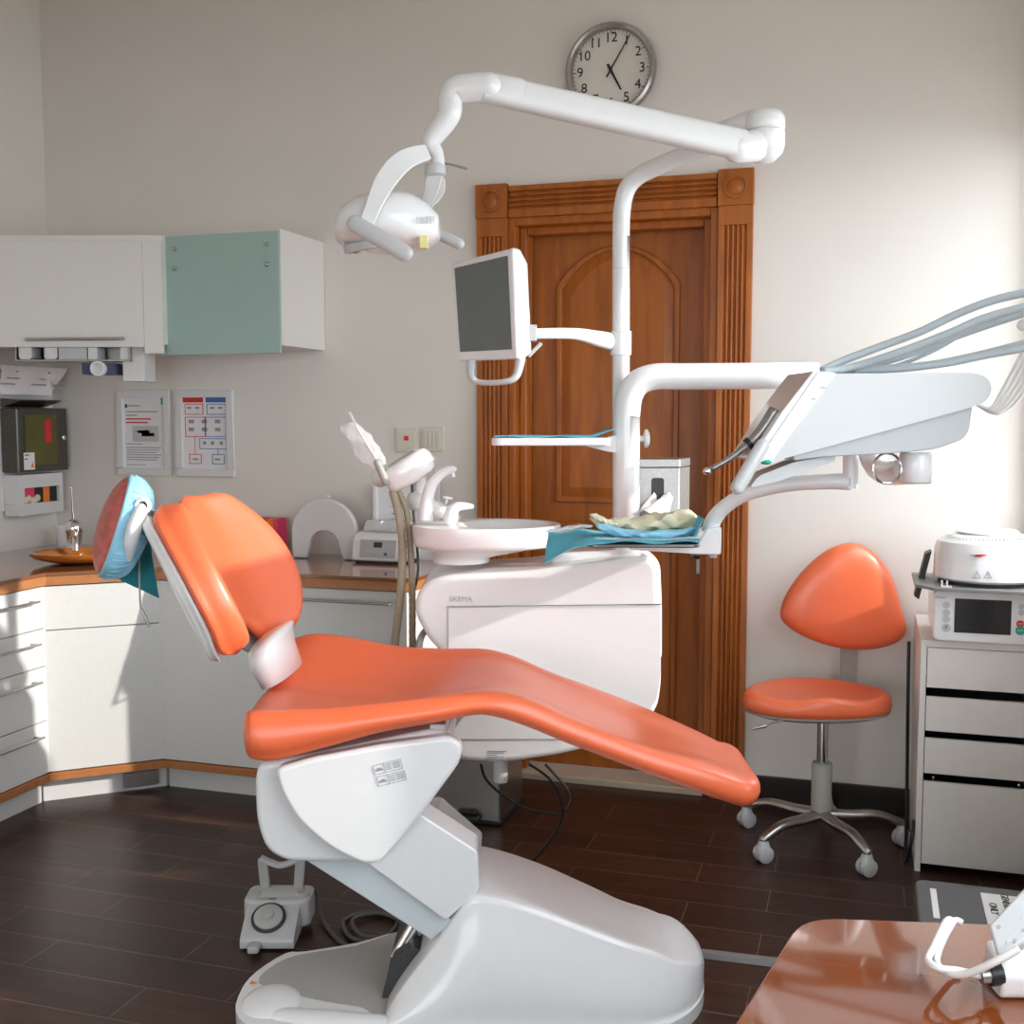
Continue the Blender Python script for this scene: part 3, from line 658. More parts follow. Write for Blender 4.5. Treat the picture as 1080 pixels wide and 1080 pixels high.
# console on the tower
a = w(987, 620, Y=cy0-.06); yc = cy0-.03
xa = w(984, 650, Y=yc).x; zb_, zt_ = ztp, w(1000, 622, Y=yc).z
t = thing('control_console', 'white console with black screen and round buttons on the drawer tower', 'device', (xa+.18, yc+.1, ztp))
add('body', MB().prism(fillet([(xa, zb_+.004), (xa+.36, zb_+.004), (xa+.36, zt_), (xa, zt_)], .028, 8), yc, yc+.30), 'wht', t, bevel=.008, seg=3)
add('screen', MB().box(w(1007, 640, Y=yc).x, w(1067, 640, Y=yc).x, yc-.0025, yc+.001, w(1030, 668, Y=yc).z, w(1030, 632, Y=yc).z), 'scr2', t, bevel=.001)
for p in ((998, 638), (998, 646), (998, 653), (998, 662)):
    v_ = w(*p, Y=yc); bt = add('button', disc(MB(), v_, .011 if p[1] < 660 else .013, (0, -1, 0), .0018, 20), 'lgry', t)
text('button_letter', 'P', .017, w(998, 662, Y=yc-.0022), (1, 0, 0), (0, 0, 1), 'navy', bt)
v_ = w(1076, 658, Y=yc); so = add('button', disc(MB(), v_, .011, (0, -1, 0), .0018, 20), 'red', t, label='red stop button'); text('button_text', 'STOP', .006, v_+Vector((0, -.0022, 0)), (1, 0, 0), (0, 0, 1), 'paper', so)
v_ = w(1076, 665, Y=yc); so = add('button', disc(MB(), v_, .014, (0, -1, 0), .0024, 20), 'green', t, label='green start button'); text('button_text', 'START', .006, v_+Vector((0, -.0028, 0)), (1, 0, 0), (0, 0, 1), 'paper', so)
for p in ((1077, 640), (1077, 646)): add('button', disc(MB(), w(*p, Y=yc), .009, (0, -1, 0), .0018, 20), 'lgry', t)
text('maker_mark', 'Thermo', .010, w(992, 630, Y=yc-.001), (1, 0, 0), (0, 0, 1), 'gink', t)
# grey tray plate and round white machine above it
zp0, zp1 = zt_+.001, w(1000, 614, Y=cy0-.06).z
zp1 = max(zp1, zp0+.012)
t = thing('centrifuge', 'round white vented machine on a grey plate above the console', 'device', (.38, cy0+.1, zp0))
xl = w(965, 618, Y=cy0-.03).x
add('base_plate', MB().prism(fillet([(xl+.05, cy0-.07), (cx1+.0, cy0-.09), (cx1+.0, cy0+.28), (xl, cy0+.28), (xl, cy0-.01)], .01), zp0, zp0+.010, 'z'), 'plateg', t, bevel=.002)
zp = zp0+.010
Rm = .157; xm = w(984, 600, Y=cy0+.1).x+Rm; ym = cy0+.10
zt2 = w(1030, 566, Y=ym-.1).z; hh = zt2-zp
xm = min(xm, XR-Rm-.006)
add('drum', MB().lathe([(Rm-.01, .012), (Rm, .02), (Rm-.002, hh*.70), (Rm-.010, hh*.86), (Rm-.028, hh*.93), (Rm-.045, hh), (.0005, hh+.006)], (xm, ym, zp), n=56), 'wht', t)
add('skirt', MB().lathe([(Rm-.02, 0), (Rm-.012, .012), (.0005, .012)], (xm, ym, zp), n=40), 'dark', t)
add('top_disc', MB().lathe([(Rm-.07, 0), (Rm-.062, .006), (Rm-.07, .012), (.0005, .013)], (xm, ym, zp+hh+.002), n=40), 'wht', t)
vt = MB()
for i in range(26):
    a = rad(200+i*5.5); u = Vector((math.cos(a), math.sin(a), 0)); p = Vector((xm, ym, zp+hh*.965))+u*(Rm-.036); vt.tube([p-u*.010+Vector((0, 0, .003)), p+u*.008-Vector((0, 0, .001))], .0018, 6)
add('vent_slots', vt, 'gry', t)
yfm = ym-Rm
e0 = w(1033, 586, Y=yfm)
add('red_emblem', MB().prism([(e0.x-.022, e0.z), (e0.x, e0.z+.004), (e0.x+.02, e0.z+.003), (e0.x+.002, e0.z-.004)], yfm-.004, yfm+.006), 'red', t)
add('grey_emblem', MB().prism([(e0.x-.03, e0.z+.002), (e0.x-.01, e0.z+.002), (e0.x+.004, e0.z-.005), (e0.x-.012, e0.z-.004)], yfm-.004, yfm+.006), 'gink', t)
for px_ in (1030, 1042):
    p = w(px_, 606, Y=yfm); s = .010
    tr = MB()
    for u, v in (((-s, -s), (s, -s)), ((s, -s), (0, s)), ((0, s), (-s, -s)), ((0, -s*.4), (0, s*.3))): tr.tube([(p.x+u[0], yfm-.0015, p.z+u[1]), (p.x+v[0], yfm-.0015, p.z+v[1])], .0009, 6)
    add('warning_triangle', tr, 'gink', t)
bk = MB().prism([(xl+.005, zp-.06), (xl+.02, zp-.07), (xl+.055, zp+.09), (xl+.035, zp+.08)], ym+.03, ym+.10)
add('black_bracket', bk, 'blk', t, bevel=.002)
add('clip', MB().box(xl+.075, xl+.08, cy0-.05, cy0-.045, zp, zp+.02).box(xl+.09, xl+.095, cy0-.05, cy0-.045, zp, zp+.02).box(xl+.075, xl+.105, cy0-.06, cy0-.045, zp, zp+.004), 'wht2', t)
add('power_cable', MB().tube([(cx0-.02, cy1-.06, .66), (cx0-.02, cy1-.1, .5), (cx0-.02, cy0+.2, .12), (cx0-.025, cy0+.03, .02), (cx0-.01, cy0-.01, .11), (cx0-.004, cy0+.02, .16)], .006, 8, k=10), 'blk', label='black power cable hanging down beside the drawer tower', cat='cable')
# ---------------------------------------------------------------- general waste bin
zl = .455
c0 = w(964, 926, Z=zl)
bx0, by1 = c0.x, c0.y; bx1, by0 = .47, by1-.45
t = thing('waste_bin', 'charcoal waste bin with a paper label on its lid, before the drawer tower', 'bin', ((bx0+bx1)/2, (by0+by1)/2, 0))
add('body', MB().rings([fr3 for fr3 in [[Vector((*p, 0)) for p in fillet([(bx0+.03, by0+.03), (bx1-.03, by0+.03), (bx1-.03, by1-.03), (bx0+.03, by1-.03)], .03)], [Vector((*p, zl-.04)) for p in fillet([(bx0+.008, by0+.008), (bx1-.008, by0+.008), (bx1-.008, by1-.008), (bx0+.008, by1-.008)], .03)]]]), 'dark', t)
ld = add('lid', MB().prism(fillet([(bx0, by0), (bx1, by0), (bx1, by1), (bx0, by1)], .03), zl-.04, zl, 'z'), 'bin', t, bevel=.006, seg=3)
a = w(984, 938, Z=zl); c = w(984, 968, Z=zl)
add('white_strip', MB().box(a.x-.006, a.x+.006, c.y, a.y, zl, zl+.002), 'paper', ld)
a = w(1034, 942, Z=zl); c = w(1036, 975, Z=zl)
lb = add('lid_label', MB().box(a.x-.0, a.x+.16, c.y, a.y, zl, zl+.0015), 'paper', ld)
mid = (a.y+c.y)/2
text('label_text', 'GENERAL WASTE', .021, (a.x+.045, mid, zl+.002), (0, -1, 0), (1, 0, 0), 'inkg', lb)
text('label_text', 'ONLY', .021, (a.x+.018, mid, zl+.002), (0, -1, 0), (1, 0, 0), 'inkg', lb)
# ================================================================ DENTAL CHAIR  (equipment frame)
YC = 2.79
dN, dF = YC-.29, YC+.31
t = thing('dental_chair', 'reclined orange dental treatment chair on a white lift base', 'dental chair', (0, YC, 0), E)
CH = t
nearC = [(q(x, y, dN+.03).x, q(x, y, dN+.03).z) for x, y in ((258, 752), (300, 750), (350, 747), (400, 742), (450, 736), (490, 730), (515, 729), (545, 735), (580, 749), (640, 773), (700, 797), (750, 813), (790, 826))]
def dl(L): return [(q(x, y, d).x, q(x, y, d).z) for x, y, d in L]
farC = dl([(x, y, dF-.03) for x, y in ((300, 676), (330, 667), (370, 671), (420, 681), (470, 684), (510, 684), (540, 690), (580, 705))]+[(620, 721, 3.03), (680, 745, 3.0), (740, 772, 2.97), (775, 791, 2.93), (795, 806, 2.88)])
botC = dl([(x, y, dN+.03) for x, y in ((262, 800), (285, 803), (340, 789), (400, 772), (460, 761), (505, 753), (530, 758), (560, 770))]+[(600, 787, 2.55), (700, 823, 2.60), (750, 841, 2.62), (785, 849, 2.68)])
def seat_ring(X):
    hw = sm([(-.7, .29), (-.2, .30), (-.02, .29), (.15, .25), (.4, .215), (.52, .19), (.6, .15)], X)
    yn, yf = YC-hw, YC+hw+.01
    zn, zf, zb = sm(nearC, X), sm(farC, X), sm(botC, X)
    k_ = min(1, max(0, (X+.05)/.2)); k_ = k_*k_*(3-2*k_); zn = zn*(1-k_)+(zb+.062)*k_
    k_ = min(1, max(0, (X-.28)/.22)); k_ = k_*k_*(3-2*k_); zn = zf+.001+(zn-zf-.001)*(1-k_)
    hN, hF = zn-zb, zf-zb
    dip = sm([(-.66, .03), (-.45, .055), (-.2, .05), (0, .02), (.2, .018), (.6, .0)], X)
    zm = (zn+zf)/2-dip; lip = .055
    pts = [(yn+.05, zb), (yn+.012, zb+hN*.18), (yn, zb+hN*.5), (yn+.012, zn-hN*.12), (yn+.045, zn), (yn+.10, zn-dip*.45), (YC-.06, zm), (YC+.06, zm),
           (yf-.10, zf-dip*.45), (yf-.045, zf), (yf-.012, zf-hF*.12), (yf, zb+hF*.5), (yf-.012, zb+hF*.18), (yf-.05, zb), (YC, zb)]
    return catmull([Vector((X, a, c_)) for a, c_ in pts], 4, closed=True)
def end_cap(fn, X0, r, side, n=7):
    out = []
    for i in range(n):
        a = math.pi/2*(i+1)/n; R = fn(X0); c_ = sum(R, Vector())/len(R)
        s = math.cos(a)**.8 if i < n-1 else .03; g = .35
        ring = []
        for p in R:
            dlt = p-c_; ring.append(c_+Vector((0, dlt.y*(1-(1-s)*.6 if False else (s*.45+.55 if i < n-1 else .5)), dlt.z*s))+Vector((side*r*math.sin(a), 0, 0)))
        out.append(ring)
    return out
Xs = [-.585+i*(.585+.548)/46 for i in range(47)]
R = end_cap(seat_ring, Xs[0], .035, -1)[::-1]+[seat_ring(x) for x in Xs]+end_cap(seat_ring, Xs[-1], .05, 1)
seat = add('seat', MB().rings(R), 'org', t, frame=E, ang=180)
# backrest
P0, P1 = Vector((-.838, 1.234)), Vector((-.672, .888))
ax = (P1-P0); Lb = ax.length; ax.normalize(); nb = Vector((-ax.y, ax.x)) if -ax.y > 0 else Vector((ax.y, -ax.x))
def back_pt(s, y, n, tt):
    s2 = s
    s2 = s-.11*math.exp(-((tt+.12)/.27)**2)*s**4+.13*s**4*(1/(1+math.exp(-(tt-.25)*14))) + .06*math.exp(-((tt+.35)/.28)**2)*(1-s)**4-.03*math.exp(-((tt-.25)/.3)**2)*(1-s)**4
    p = P0+ax*Lb*s2+nb*n
    return Vector((p.x, y, p.y))
def back_ring(s, shrink=1, off=0, shell=False):
    hw = sm([(0, .21), (.15, .26), (.4, .30), (.65, .31), (.85, .29), (1, .25)], s); hf = sm([(0, .13), (.12, .20), (.35, .285), (.62, .33), (.82, .31), (1, .24)], s)
    curl = sm([(0, .01), (.2, .04), (.5, .065), (.8, .06), (1, .02)], s)
    th = .075
    if not shell:
        c_ = [(-1, -.02), (-1.0, .35), (-.97, .75), (-.9, 1.0), (-.7, .9), (-.35, .62), (0, .55), (.35, .62), (.7, .9), (.9, 1.0), (.97, .75), (1, .35), (1, -.02), (.6, -.05), (0, -.05), (-.6, -.05)]
        f = lambda u, v: ((hw if u < 0 else hf)*u, (v*th)+curl*(abs(u)**2.2)*(.6 if u < 0 else 1.15))
    else:
        hw -= .012; hf -= .012
        c_ = [(-1, .0), (-1, -.35), (-.93, -.62), (-.5, -.95), (0, -1.0), (.5, -.95), (.93, -.62), (1, -.35), (1, 0), (.5, .0), (0, .0), (-.5, 0)]
        f = lambda u, v: ((hw if u < 0 else hf)*u, -.006+v*.05+curl*(abs(u)**2.2)*(.6 if u < 0 else 1.15))
    pts = []
    mid = .3*th if not shell else -.025
    for u, v in c_:
        y, n = f(u, v); base = curl*(abs(u)**2.2)
        n = base+mid+(n-base-mid)*shrink
        pts.append(back_pt(s, YC+.02+y*(1-(1-shrink)*.12), n+off, u))
    return catmull(pts, 4, closed=True)
def back_loft(shell):
    R = []; N = 30
    for i in range(N+1):
        s = i/N
        e = min(s, 1-s)/.09; sh = 1 if e >= 1 else max(.06, math.sqrt(max(0, 1-(1-e)**2)))
        R.append(back_ring(s, sh, 0, shell))
    return MB().rings(R)
add('backrest', back_loft(False), 'org', t, frame=E, ang=180)
sh_ = add('backrest_shell', back_loft(True), 'wht', t, frame=E, ang=180, label='white backrest shell')
# joint between seat and back
jp = [q(268, 690, YC+.0), q(300, 668, YC+.05)]
j = MB()
R = []
for i, (px_, py_, hh_, hz_) in enumerate(((291, 662, .05, .03), (289, 667, .10, .045), (286, 675, .12, .05), (288, 690, .12, .05), (298, 712, .11, .045))):
    c_ = q(px_, py_, YC+.08); R.append([c_+Vector((math.cos(a)*hz_*1.0, math.sin(a)*hh_*1.2, math.cos(a)*hz_*.5)) for a in [math.tau*k/24 for k in range(24)]])
add('hinge_cover', MB().rings(R), 'wht', t, frame=E, ang=180)
# headrest
hc_ = q(126, 556, 2.68)
nrm = Vector((-.88, -.36, .30)).normalized()
lng = (Vector((.40, .0, .92))); lng = (lng-nrm*lng.dot(nrm)).normalized(); wid = lng.cross(nrm)
rot = Matrix((wid, nrm, lng)).transposed()
def dome(rx, ry, rz, y0, y1, n=36, m=14, wr=0):
    mb = MB(); R = []
    for i in range(m+1):
        f = i/m; y = y0+(y1-y0)*f; k = math.sqrt(max(.0009, 1-abs(y/ry)**2.3))
        R.append([hc_+rot @ Vector((rx*k*math.cos(a)*(1+wr*math.sin(a*14+i)), y, rz*k*math.sin(a)*(1+wr*math.sin(a*11+i*2)))) for a in [math.tau*j/n for j in range(n)]])
    return mb.rings(R)
hr = add('headrest', dome(.098, .050, .124, .008, .0499), 'redc', t, frame=E, ang=180, label='red headrest cushion under blue film')
add('headrest_cover', dome(.102, .070, .128, -.069, .014, wr=.012), 'blue', hr, frame=E, ang=180, label='crinkled blue film cover')
gth = MB(); 
for i in range(40):
    a = math.tau*i/40
    p = [hc_+rot @ Vector((.1025*k*math.cos(a), y, .1285*k*math.sin(a))) for k, y in ((1.0, .0), (.965, -.02), (.82, -.045), (.62, -.057))]
    gth.tube(p, .0018, 5, k=3)
add('cover_pleats', gth, 'blue', hr, frame=E)
add('headrest_bracket', MB().tube([q(137, 588, 2.625), q(138, 572, 2.61), q(142, 556, 2.60), q(148, 542, 2.61), q(153, 534, 2.64)], [.012, .026, .030, .027, .016], 16, k=6, rnd=True, flat=(1, .6)), 'wht', t, frame=E, ang=180)
kb = q(152, 533, 2.615)
add('neck_bar', MB().tube([q(152, 538, 2.66), q(166, 552, 2.78)], .018, 14, rnd=True), 'lgry', t, frame=E, ang=180)
kn = add('bracket_knob', MB().lathe([(.012, 0), (.018, .002), (.020, .008), (.017, .013), (.011, .013), (.010, .005), (.0005, .005)], kb, (0, -1, 0), 24), 'wht', t, frame=E)
add('knob_core', MB().lathe([(.0095, .005), (.008, .009), (.004, .011), (.0005, .011)], kb, (0, -1, 0), 16), 'dark', kn, frame=E)
# bib hanging from the headrest and its chain
g = []
bt_, br_ = [(140, 548), (158, 560)], None
co = [((138, 556), (156, 560)), ((115, 606), (168, 631))]
for i in range(9):
    f = i/8; l = Vector(co[0][0])*(1-f)+Vector(co[1][0])*f; r = Vector(co[0][1])*(1-f)+Vector(co[1][1])*f
    g.append([tuple(q(l[0]+(r[0]-l[0])*j/6, l[1]+(r[1]-l[1])*j/6, 2.80+.006*math.sin(j*2+i))) for j in range(7)])
add('paper_bib', MB().sheet(g, .002), 'teald', frame=E, label='teal paper bib hanging below the headrest', cat='bib')
ct_ = thing('bib_chain', 'thin metal bib chain with clip hanging beside the backrest', 'chain', q(152, 662, 2.72), E)
add('chain', MB().tube([q(147, 556, 2.72), q(147, 600, 2.72), q(148, 638, 2.72), q(150, 642, 2.72)], .0022, 6, k=6), 'gry', ct_, frame=E)
add('clip', MB().tube([q(149, 641, 2.72), q(153, 651, 2.72), q(158, 662, 2.72)], [.002, .005, .002], 8, k=3).tube([q(149, 650, 2.72), q(154, 654, 2.72)], .003, 6), 'stl', ct_, frame=E)
# carriage under the seat
d1 = dN+.045
pl = fillet(px2([(268, 824), (272, 806), (292, 803), (452, 770), (470, 772), (478, 792), (402, 905), (384, 911), (300, 909), (280, 897), (270, 868)], d1+.04), [.02, .02, .01, .01, .01, .03, .03, .03, .06, .04, .06])
add('seat_carriage', MB().prism(pl, d1+.04, dF-.10), 'wht', t, frame=E, bevel=.02, seg=4, ang=50)
pl = fillet(px2([(289, 811), (330, 799), (400, 786), (474, 776), (489, 786), (485, 805), (440, 866), (400, 910), (384, 913), (350, 898), (312, 866), (294, 833)], d1), [.02, .02, .01, .02, .03, .02, .01, .03, .02, .05, .08, .03])
sp = add('side_panel', MB().prism(pl, d1, d1+.042), 'wht', t, frame=E, bevel=.012, seg=4, ang=50)
pl2 = [(x, z) for x, z in pl]
add('side_panel', MB().prism(pl2, dF-.10, dF-.06), 'wht', t, frame=E, bevel=.012, seg=4, ang=50)
# rating labels on the panel
lb0 = q(409, 810, d1-.001); u = (q(424, 803, d1)-q(396, 810, d1)).normalized(); v = Vector((-u.z, 0, u.x))
for k in (0, 1):
    c_ = q(409+k*4, 809+k*12, d1-.0015); hw_, hh_ = .033, .0115
    mb = MB()
    def bar(a, b_, cc_, dd_): 
        P = [c_+u*a+v*cc_, c_+u*b_+v*cc_, c_+u*b_+v*dd_, c_+u*a+v*dd_]; mb.rings([P, [p+Vector((0, .001, 0)) for p in P]])
    e = .0009
    bar(-hw_, hw_, -hh_, -hh_+e); bar(-hw_, hw_, hh_-e, hh_); bar(-hw_, -hw_+e, -hh_, hh_); bar(hw_-e, hw_, -hh_, hh_); bar(-.008, -.008+e, -hh_, hh_)
    bar(-.03, -.012, -.004, .0); bar(-.025, -.016, 0, .003)
    for i in range(4): bar(-.005, .008, .006-i*.004, .0075-i*.004); bar(.012, .029, .006-i*.004, .0078-i*.004)
    add('rating_label', mb, 'gink', sp, frame=E, smooth=False)
# seat support rails visible under the seat
add('seat_rail', MB().box(q(453, 770, dN+.1).x, q(470, 770, dN+.1).x, dN+.10, dF-.12, q(460, 775, dN+.1).z, q(460, 764, dN+.1).z), 'lgry', t, frame=E, bevel=.003)
# lift arm (two links)
l1 = px2([(318, 905), (392, 905), (478, 972), (455, 992)], d1+.07)
add('lower_link', MB().prism(l1, d1+.07, d1+.34), 'pale', t, frame=E, bevel=.004)
l2 = px2([(386, 911), (442, 858), (504, 898), (506, 940), (470, 972)], d1+.055)
add('upper_link', MB().prism(fillet(l2, .012), d1+.055, d1+.16), 'wht', t, frame=E, bevel=.006)
l3 = px2([(420, 862), (462, 856), (508, 896), (500, 930), (440, 900)], d1+.30)
add('rear_link', MB().prism(fillet(l3, .01), d1+.30, d1+.42), 'lgry', t, frame=E, bevel=.006)
# base cover
topN = [(q(x, y, 2.62).x, q(x, y, 2.62).z) for x, y in ((408, 1062), (425, 1035), (460, 990), (495, 943), (510, 940), (560, 952), (620, 975), (680, 998), (712, 1012))]
topF = [(q(x, y, 2.98).x, q(x, y, 2.98).z) for x, y in ((497, 892), (510, 890), (560, 905), (600, 922), (660, 952), (700, 982), (722, 1008))]
def base_ring(X):
    zn = sm(topN, X); zf = sm(topF, X) if X > -.1 else zn
    k = min(1, max(0, (X-.26)/.19)); k = k*k*(3-2*k); zf = zf*(1-k)+zn*k
    f = max(0, (X-.33)/.15); zn = zn*(1-.35*f*f); zf = zf*(1-.35*f*f)
    e = 1 if X < .25 else math.sqrt(max(.02, 1-((X-.25)/.235)**2.0))
    hw = .245*e
    yb0, yb1 = YC-.235-.015-(hw-.245)*1.0, YC+.24+(hw-.245)
    yb0 = YC-(hw+.005); yb1 = YC+hw
    z0 = .034
    yt0, yt1 = yb0+.055*e, yb1-.05*e
    h = max(zn-z0, .004)
    pts = [(yb0, z0), (yb0+.004, z0+h*.3), (yt0-.012, z0+h*.85), (yt0-.004, z0+h*.965), (yt0+.014*e, zn), (YC-.08*e, zn*.68+zf*.32+.003), (YC+.08*e, zn*.3+zf*.7+.003), (yt1-.03*e, zf), (yt1-.004, zf-(zf-z0)*.04), (yt1+.010, zf-(zf-z0)*.18), (yb1-.004, z0+(zf-z0)*.3), (yb1, z0)]
    out = []
    P = catmull([Vector((X, a, c_)) for a, c_ in pts], 4)
    return P
Xb = [topN[0][0]+i*(.478-topN[0][0])/54 for i in range(55)]
bs = add('base_cover', MB().rings([base_ring(x) for x in Xb]), 'wht', t, frame=E, ang=60)
# floor plate: rounded outline
xl_, xr_ = -.665, .49
out = [(-.30, YC-.27), (.25, YC-.27)]
out += [(.25+.235*math.sin(a), YC-.27*math.cos(a)) for a in [math.pi*i/16 for i in range(1, 16)]]
out += [(.25, YC+.27), (-.1, YC+.27), (-.30, YC+.25), (-.42, YC+.18), (-.55, YC+.13), (-.60, YC+.12), (-.655, YC+.02), (-.672, YC-.07), (-.66, YC-.18), (-.60, YC-.25), (-.5, YC-.27)]
out = [(p.x, p.y) for p in catmull([Vector((a, b_, 0)) for a, b_ in out], 3, closed=True)]
fp = add('floor_plate', MB().prism(out, 0, .034, 'z'), 'wht', t, frame=E, bevel=.010, seg=4, ang=50)
ins = [(-.29, YC-.19), (-.29, YC+.22), (-.42, YC+.155), (-.57, YC+.10), (-.625, YC+.03), (-.635, YC-.04), (-.56, YC-.09), (-.45, YC-.135), (-.36, YC-.16)]
ins = [(p.x, p.y) for p in catmull([Vector((a, b_, 0)) for a, b_ in ins], 3, closed=True)]
add('step_plate', MB().prism(ins, .034, .037, 'z'), 'plate', fp, frame=E)
add('toe_bump', MB().ball((-.585, YC-.13, .026), .075, .085, .030, 28, 12).tube([(-.55, YC-.19, .028), (-.42, YC-.215, .030), (-.30, YC-.225, .028)], [.03, .035, .03], 14, k=5, rnd=True, flat=(.6, 1)), 'wht', fp, frame=E, ang=180)
yt_ = qz(268, 1036, .038)
add('warning_mark', MB().prism([(yt_.x-.01, yt_.y-.008), (yt_.x+.01, yt_.y-.003), (yt_.x-.008, yt_.y+.01)], .037, .0378, 'z'), 'oran', fp, frame=E)
add('arm_boot', MB().prism(fillet(px2([(405, 1040), (418, 990), (440, 975), (470, 990), (440, 1030)], YC), .02), YC-.12, YC+.16), 'dark', t, frame=E, bevel=.01)
add('hydraulic_cylinder', MB().tube([q(420, 1010, YC-.05), q(452, 955, YC-.05)], .022, 14), 'chr', t, frame=E)
# ================================================================ CUSPIDOR UNIT
dU = 3.27
t = thing('cuspidor_unit', 'white spittoon cabinet beside the treatment chair', 'dental unit', (q(570, 700, dU).x, dU+.2, 0), E)
U = t
body = px2([(437, 647), (439, 628), (449, 614), (470, 607), (560, 602), (640, 592), (684, 586), (694, 596), (697, 640), (698, 720), (694, 750), (668, 775), (600, 796), (530, 806), (478, 803), (468, 770), (470, 692), (452, 676)], dU)
add('cabinet_body', MB().prism(fillet(body, [.03, .03, .03, .03, .02, .05, .03, .02, .0, .02, .04, .05, .08, .05, .04, .03, .03, .03]), dU, dU+.34), 'wht', t, frame=E, bevel=.022, seg=5, ang=60)
# rear hump
rh = px2([(578, 596), (590, 584), (680, 578), (697, 592), (699, 640), (699, 700), (580, 700)], dU+.12)
add('rear_cover', MB().prism(fillet(rh, .03), dU+.12, dU+.40), 'wht', t, frame=E, bevel=.02, seg=4, ang=60)
# door with chrome strip
dp = px2([(472.5, 641), (697, 638.5), (697, 715), (692, 744), (600, 780), (472.5, 780)], dU-.006)
dr = add('front_door', MB().prism(fillet(dp, [.003, .003, .02, .03, .02, .003]), dU-.005, dU+.03), 'wht', t, frame=E, bevel=.003)
a, c = q(471, 640, dU-.008), q(697, 637.5, dU-.008)
add('chrome_strip', MB().tube([a, c], .0022, 8), 'chr', dr, frame=E)
a, c = q(472, 642, dU-.004), q(473, 690, dU-.004)
add('door_gap', MB().tube([a, c], .0012, 6), 'gry', dr, frame=E)
lt = text('maker_name', 'SKEMA', .022, q(486, 632, dU-.0012), (1, 0, -.02), (0, 0, 1), 'gry', t, frame=E)
nf = q(498, 634, dU-.0012)
text('maker_name', '6', .008, nf+Vector((0, 0, -.001)), (1, 0, 0), (0, 0, 1), 'gry', t, frame=E)
rl = q(524, 798, dU+.0)
mb = MB()
for i in range(5): mb.box(rl.x-.028, rl.x+(.0 if i % 2 else .02), dU-.001, dU+.002, rl.z+.010-i*.006, rl.z+.012-i*.006)
mb.box(rl.x-.028, rl.x+.028, dU-.001, dU+.002, rl.z+.014, rl.z+.017)
add('rating_label', mb, 'gink', t, frame=E)
add('drain_stub', MB().tube([q(528, 800, dU+.1), q(528, 824, dU+.1)], .022, 16), 'wht', t, frame=E)
add('support_bridge', MB().box(-.28, .0, YC+.22, dU+.3, .665, .715), 'wht', t, frame=E, bevel=.01)
# basin
dB = dU+.13
bc = q(515, 553, dB); zr = bc.z
xl_, xr_ = q(434, 555, dB).x, q(592, 553, dB).x
rim = []
N = 48
def rim_pt(a, kx=1, ky=1, cxo=0):
    cx_ = (xl_+xr_)/2+cxo; rx = (xr_-xl_)/2*kx; ry = .185*ky
    c_, s_ = math.cos(a), math.sin(a); e = .8 if c_ < 0 else 1.0
    return (cx_+rx*math.copysign(abs(c_)**e, c_), dB+.03+ry*math.copysign(abs(s_)**e, s_))
def rr(z, kx, ky, o=0): return [Vector((*rim_pt(math.tau*i/N, kx, ky, o), z)) for i in range(N)]
ped_r = .085; pc_x = q(486, 600, dB).x
def circ(cx_, cy_, r, z, ky=1): return [Vector((cx_+r*math.cos(math.tau*i/N), cy_+r*ky*math.sin(math.tau*i/N), z)) for i in range(N)]
zun = q(500, 600, dU).z
bowl = [circ(pc_x, dB+.03, ped_r, zun+.001), circ(pc_x, dB+.03, ped_r, zun+.012), circ(pc_x+.012, dB+.03, ped_r*1.12, zun+.022), rr(zun+.036, .64, .62, -.03), rr(zun+.052, .80, .78, -.015), rr(zr-.066, .93, .93, -.004), rr(zr-.060, .97, .97), rr(zr-.050, .985, .985), rr(zr-.010, 1, 1), rr(zr-.002, .995, .995), rr(zr, .97, .97)]
cxi = q(532, 550, dB).x
for k, dz in ((.175, -.001), (.165, -.006), (.15, -.02), (.11, -.032), (.05, -.038), (.003, -.04)):
    bowl.append([Vector((cxi+k*math.cos(math.tau*i/N)*.85, dB+.03+k*.9*math.sin(math.tau*i/N), zr+dz)) for i in range(N)])
bs_ = add('basin', MB().rings(bowl), 'wht', t, frame=E, ang=60)
f0 = q(449, 549, dB); 
add('spout', MB().tube([q(449, 549, dB), q(450, 530, dB), q(455, 512, dB), q(465, 500, dB), q(476, 495, dB), q(480, 497, dB)], [.023, .020, .017, .015, .012, .009], 16, k=6), 'wht', t, frame=E, ang=180)
add('spout_tip', MB().tube([q(477, 496, dB), q(478.5, 503, dB)], .006, 12), 'wht', t, frame=E)
add('tumbler_filler', MB().tube([q(475, 548, dB-.02), q(477, 539, dB-.02), q(484, 534, dB-.02), q(497, 534, dB-.02)], [.022, .02, .014, .008], 14, k=6, rnd=True), 'wht', t, frame=E, ang=180)
# thick mast with the horizontal bend
dM = 3.42
mp = [q(661, 592, dM), q(661, 500, dM), q(661, 440, dM), q(664, 418, dM), q(673, 404, dM), q(690, 397.5, dM), q(715, 397, dM), q(800, 396.5, dM), q(862, 396, dM), q(890, 397, dM-.05)]
add('thick_mast', MB().tube([mp[0], mp[1], mp[2]]+catmull(mp[2:7], 6)+mp[7:9], .0395, 24), 'wht', t, frame=E, ang=180)
add('mast_foot', MB().lathe([(.055, 0), (.055, .015), (.044, .022)], q(661, 588, dM)-Vector((0, 0, .02)), n=24), 'wht', t, frame=E)
dP = 3.52
pp_ = [q(655, 560, dP), q(655, 300, dP)]
mast = [q(655, 470, dP), q(655, 300, dP), q(655, 250, dP), q(656, 222, dP), q(661, 200, dP-.01), q(673, 186, dP-.03), q(695, 175, dP-.07), q(740, 156, dP-.17), q(790, 135, dP-.28)]
mast[0] = q(655, 560, dP)
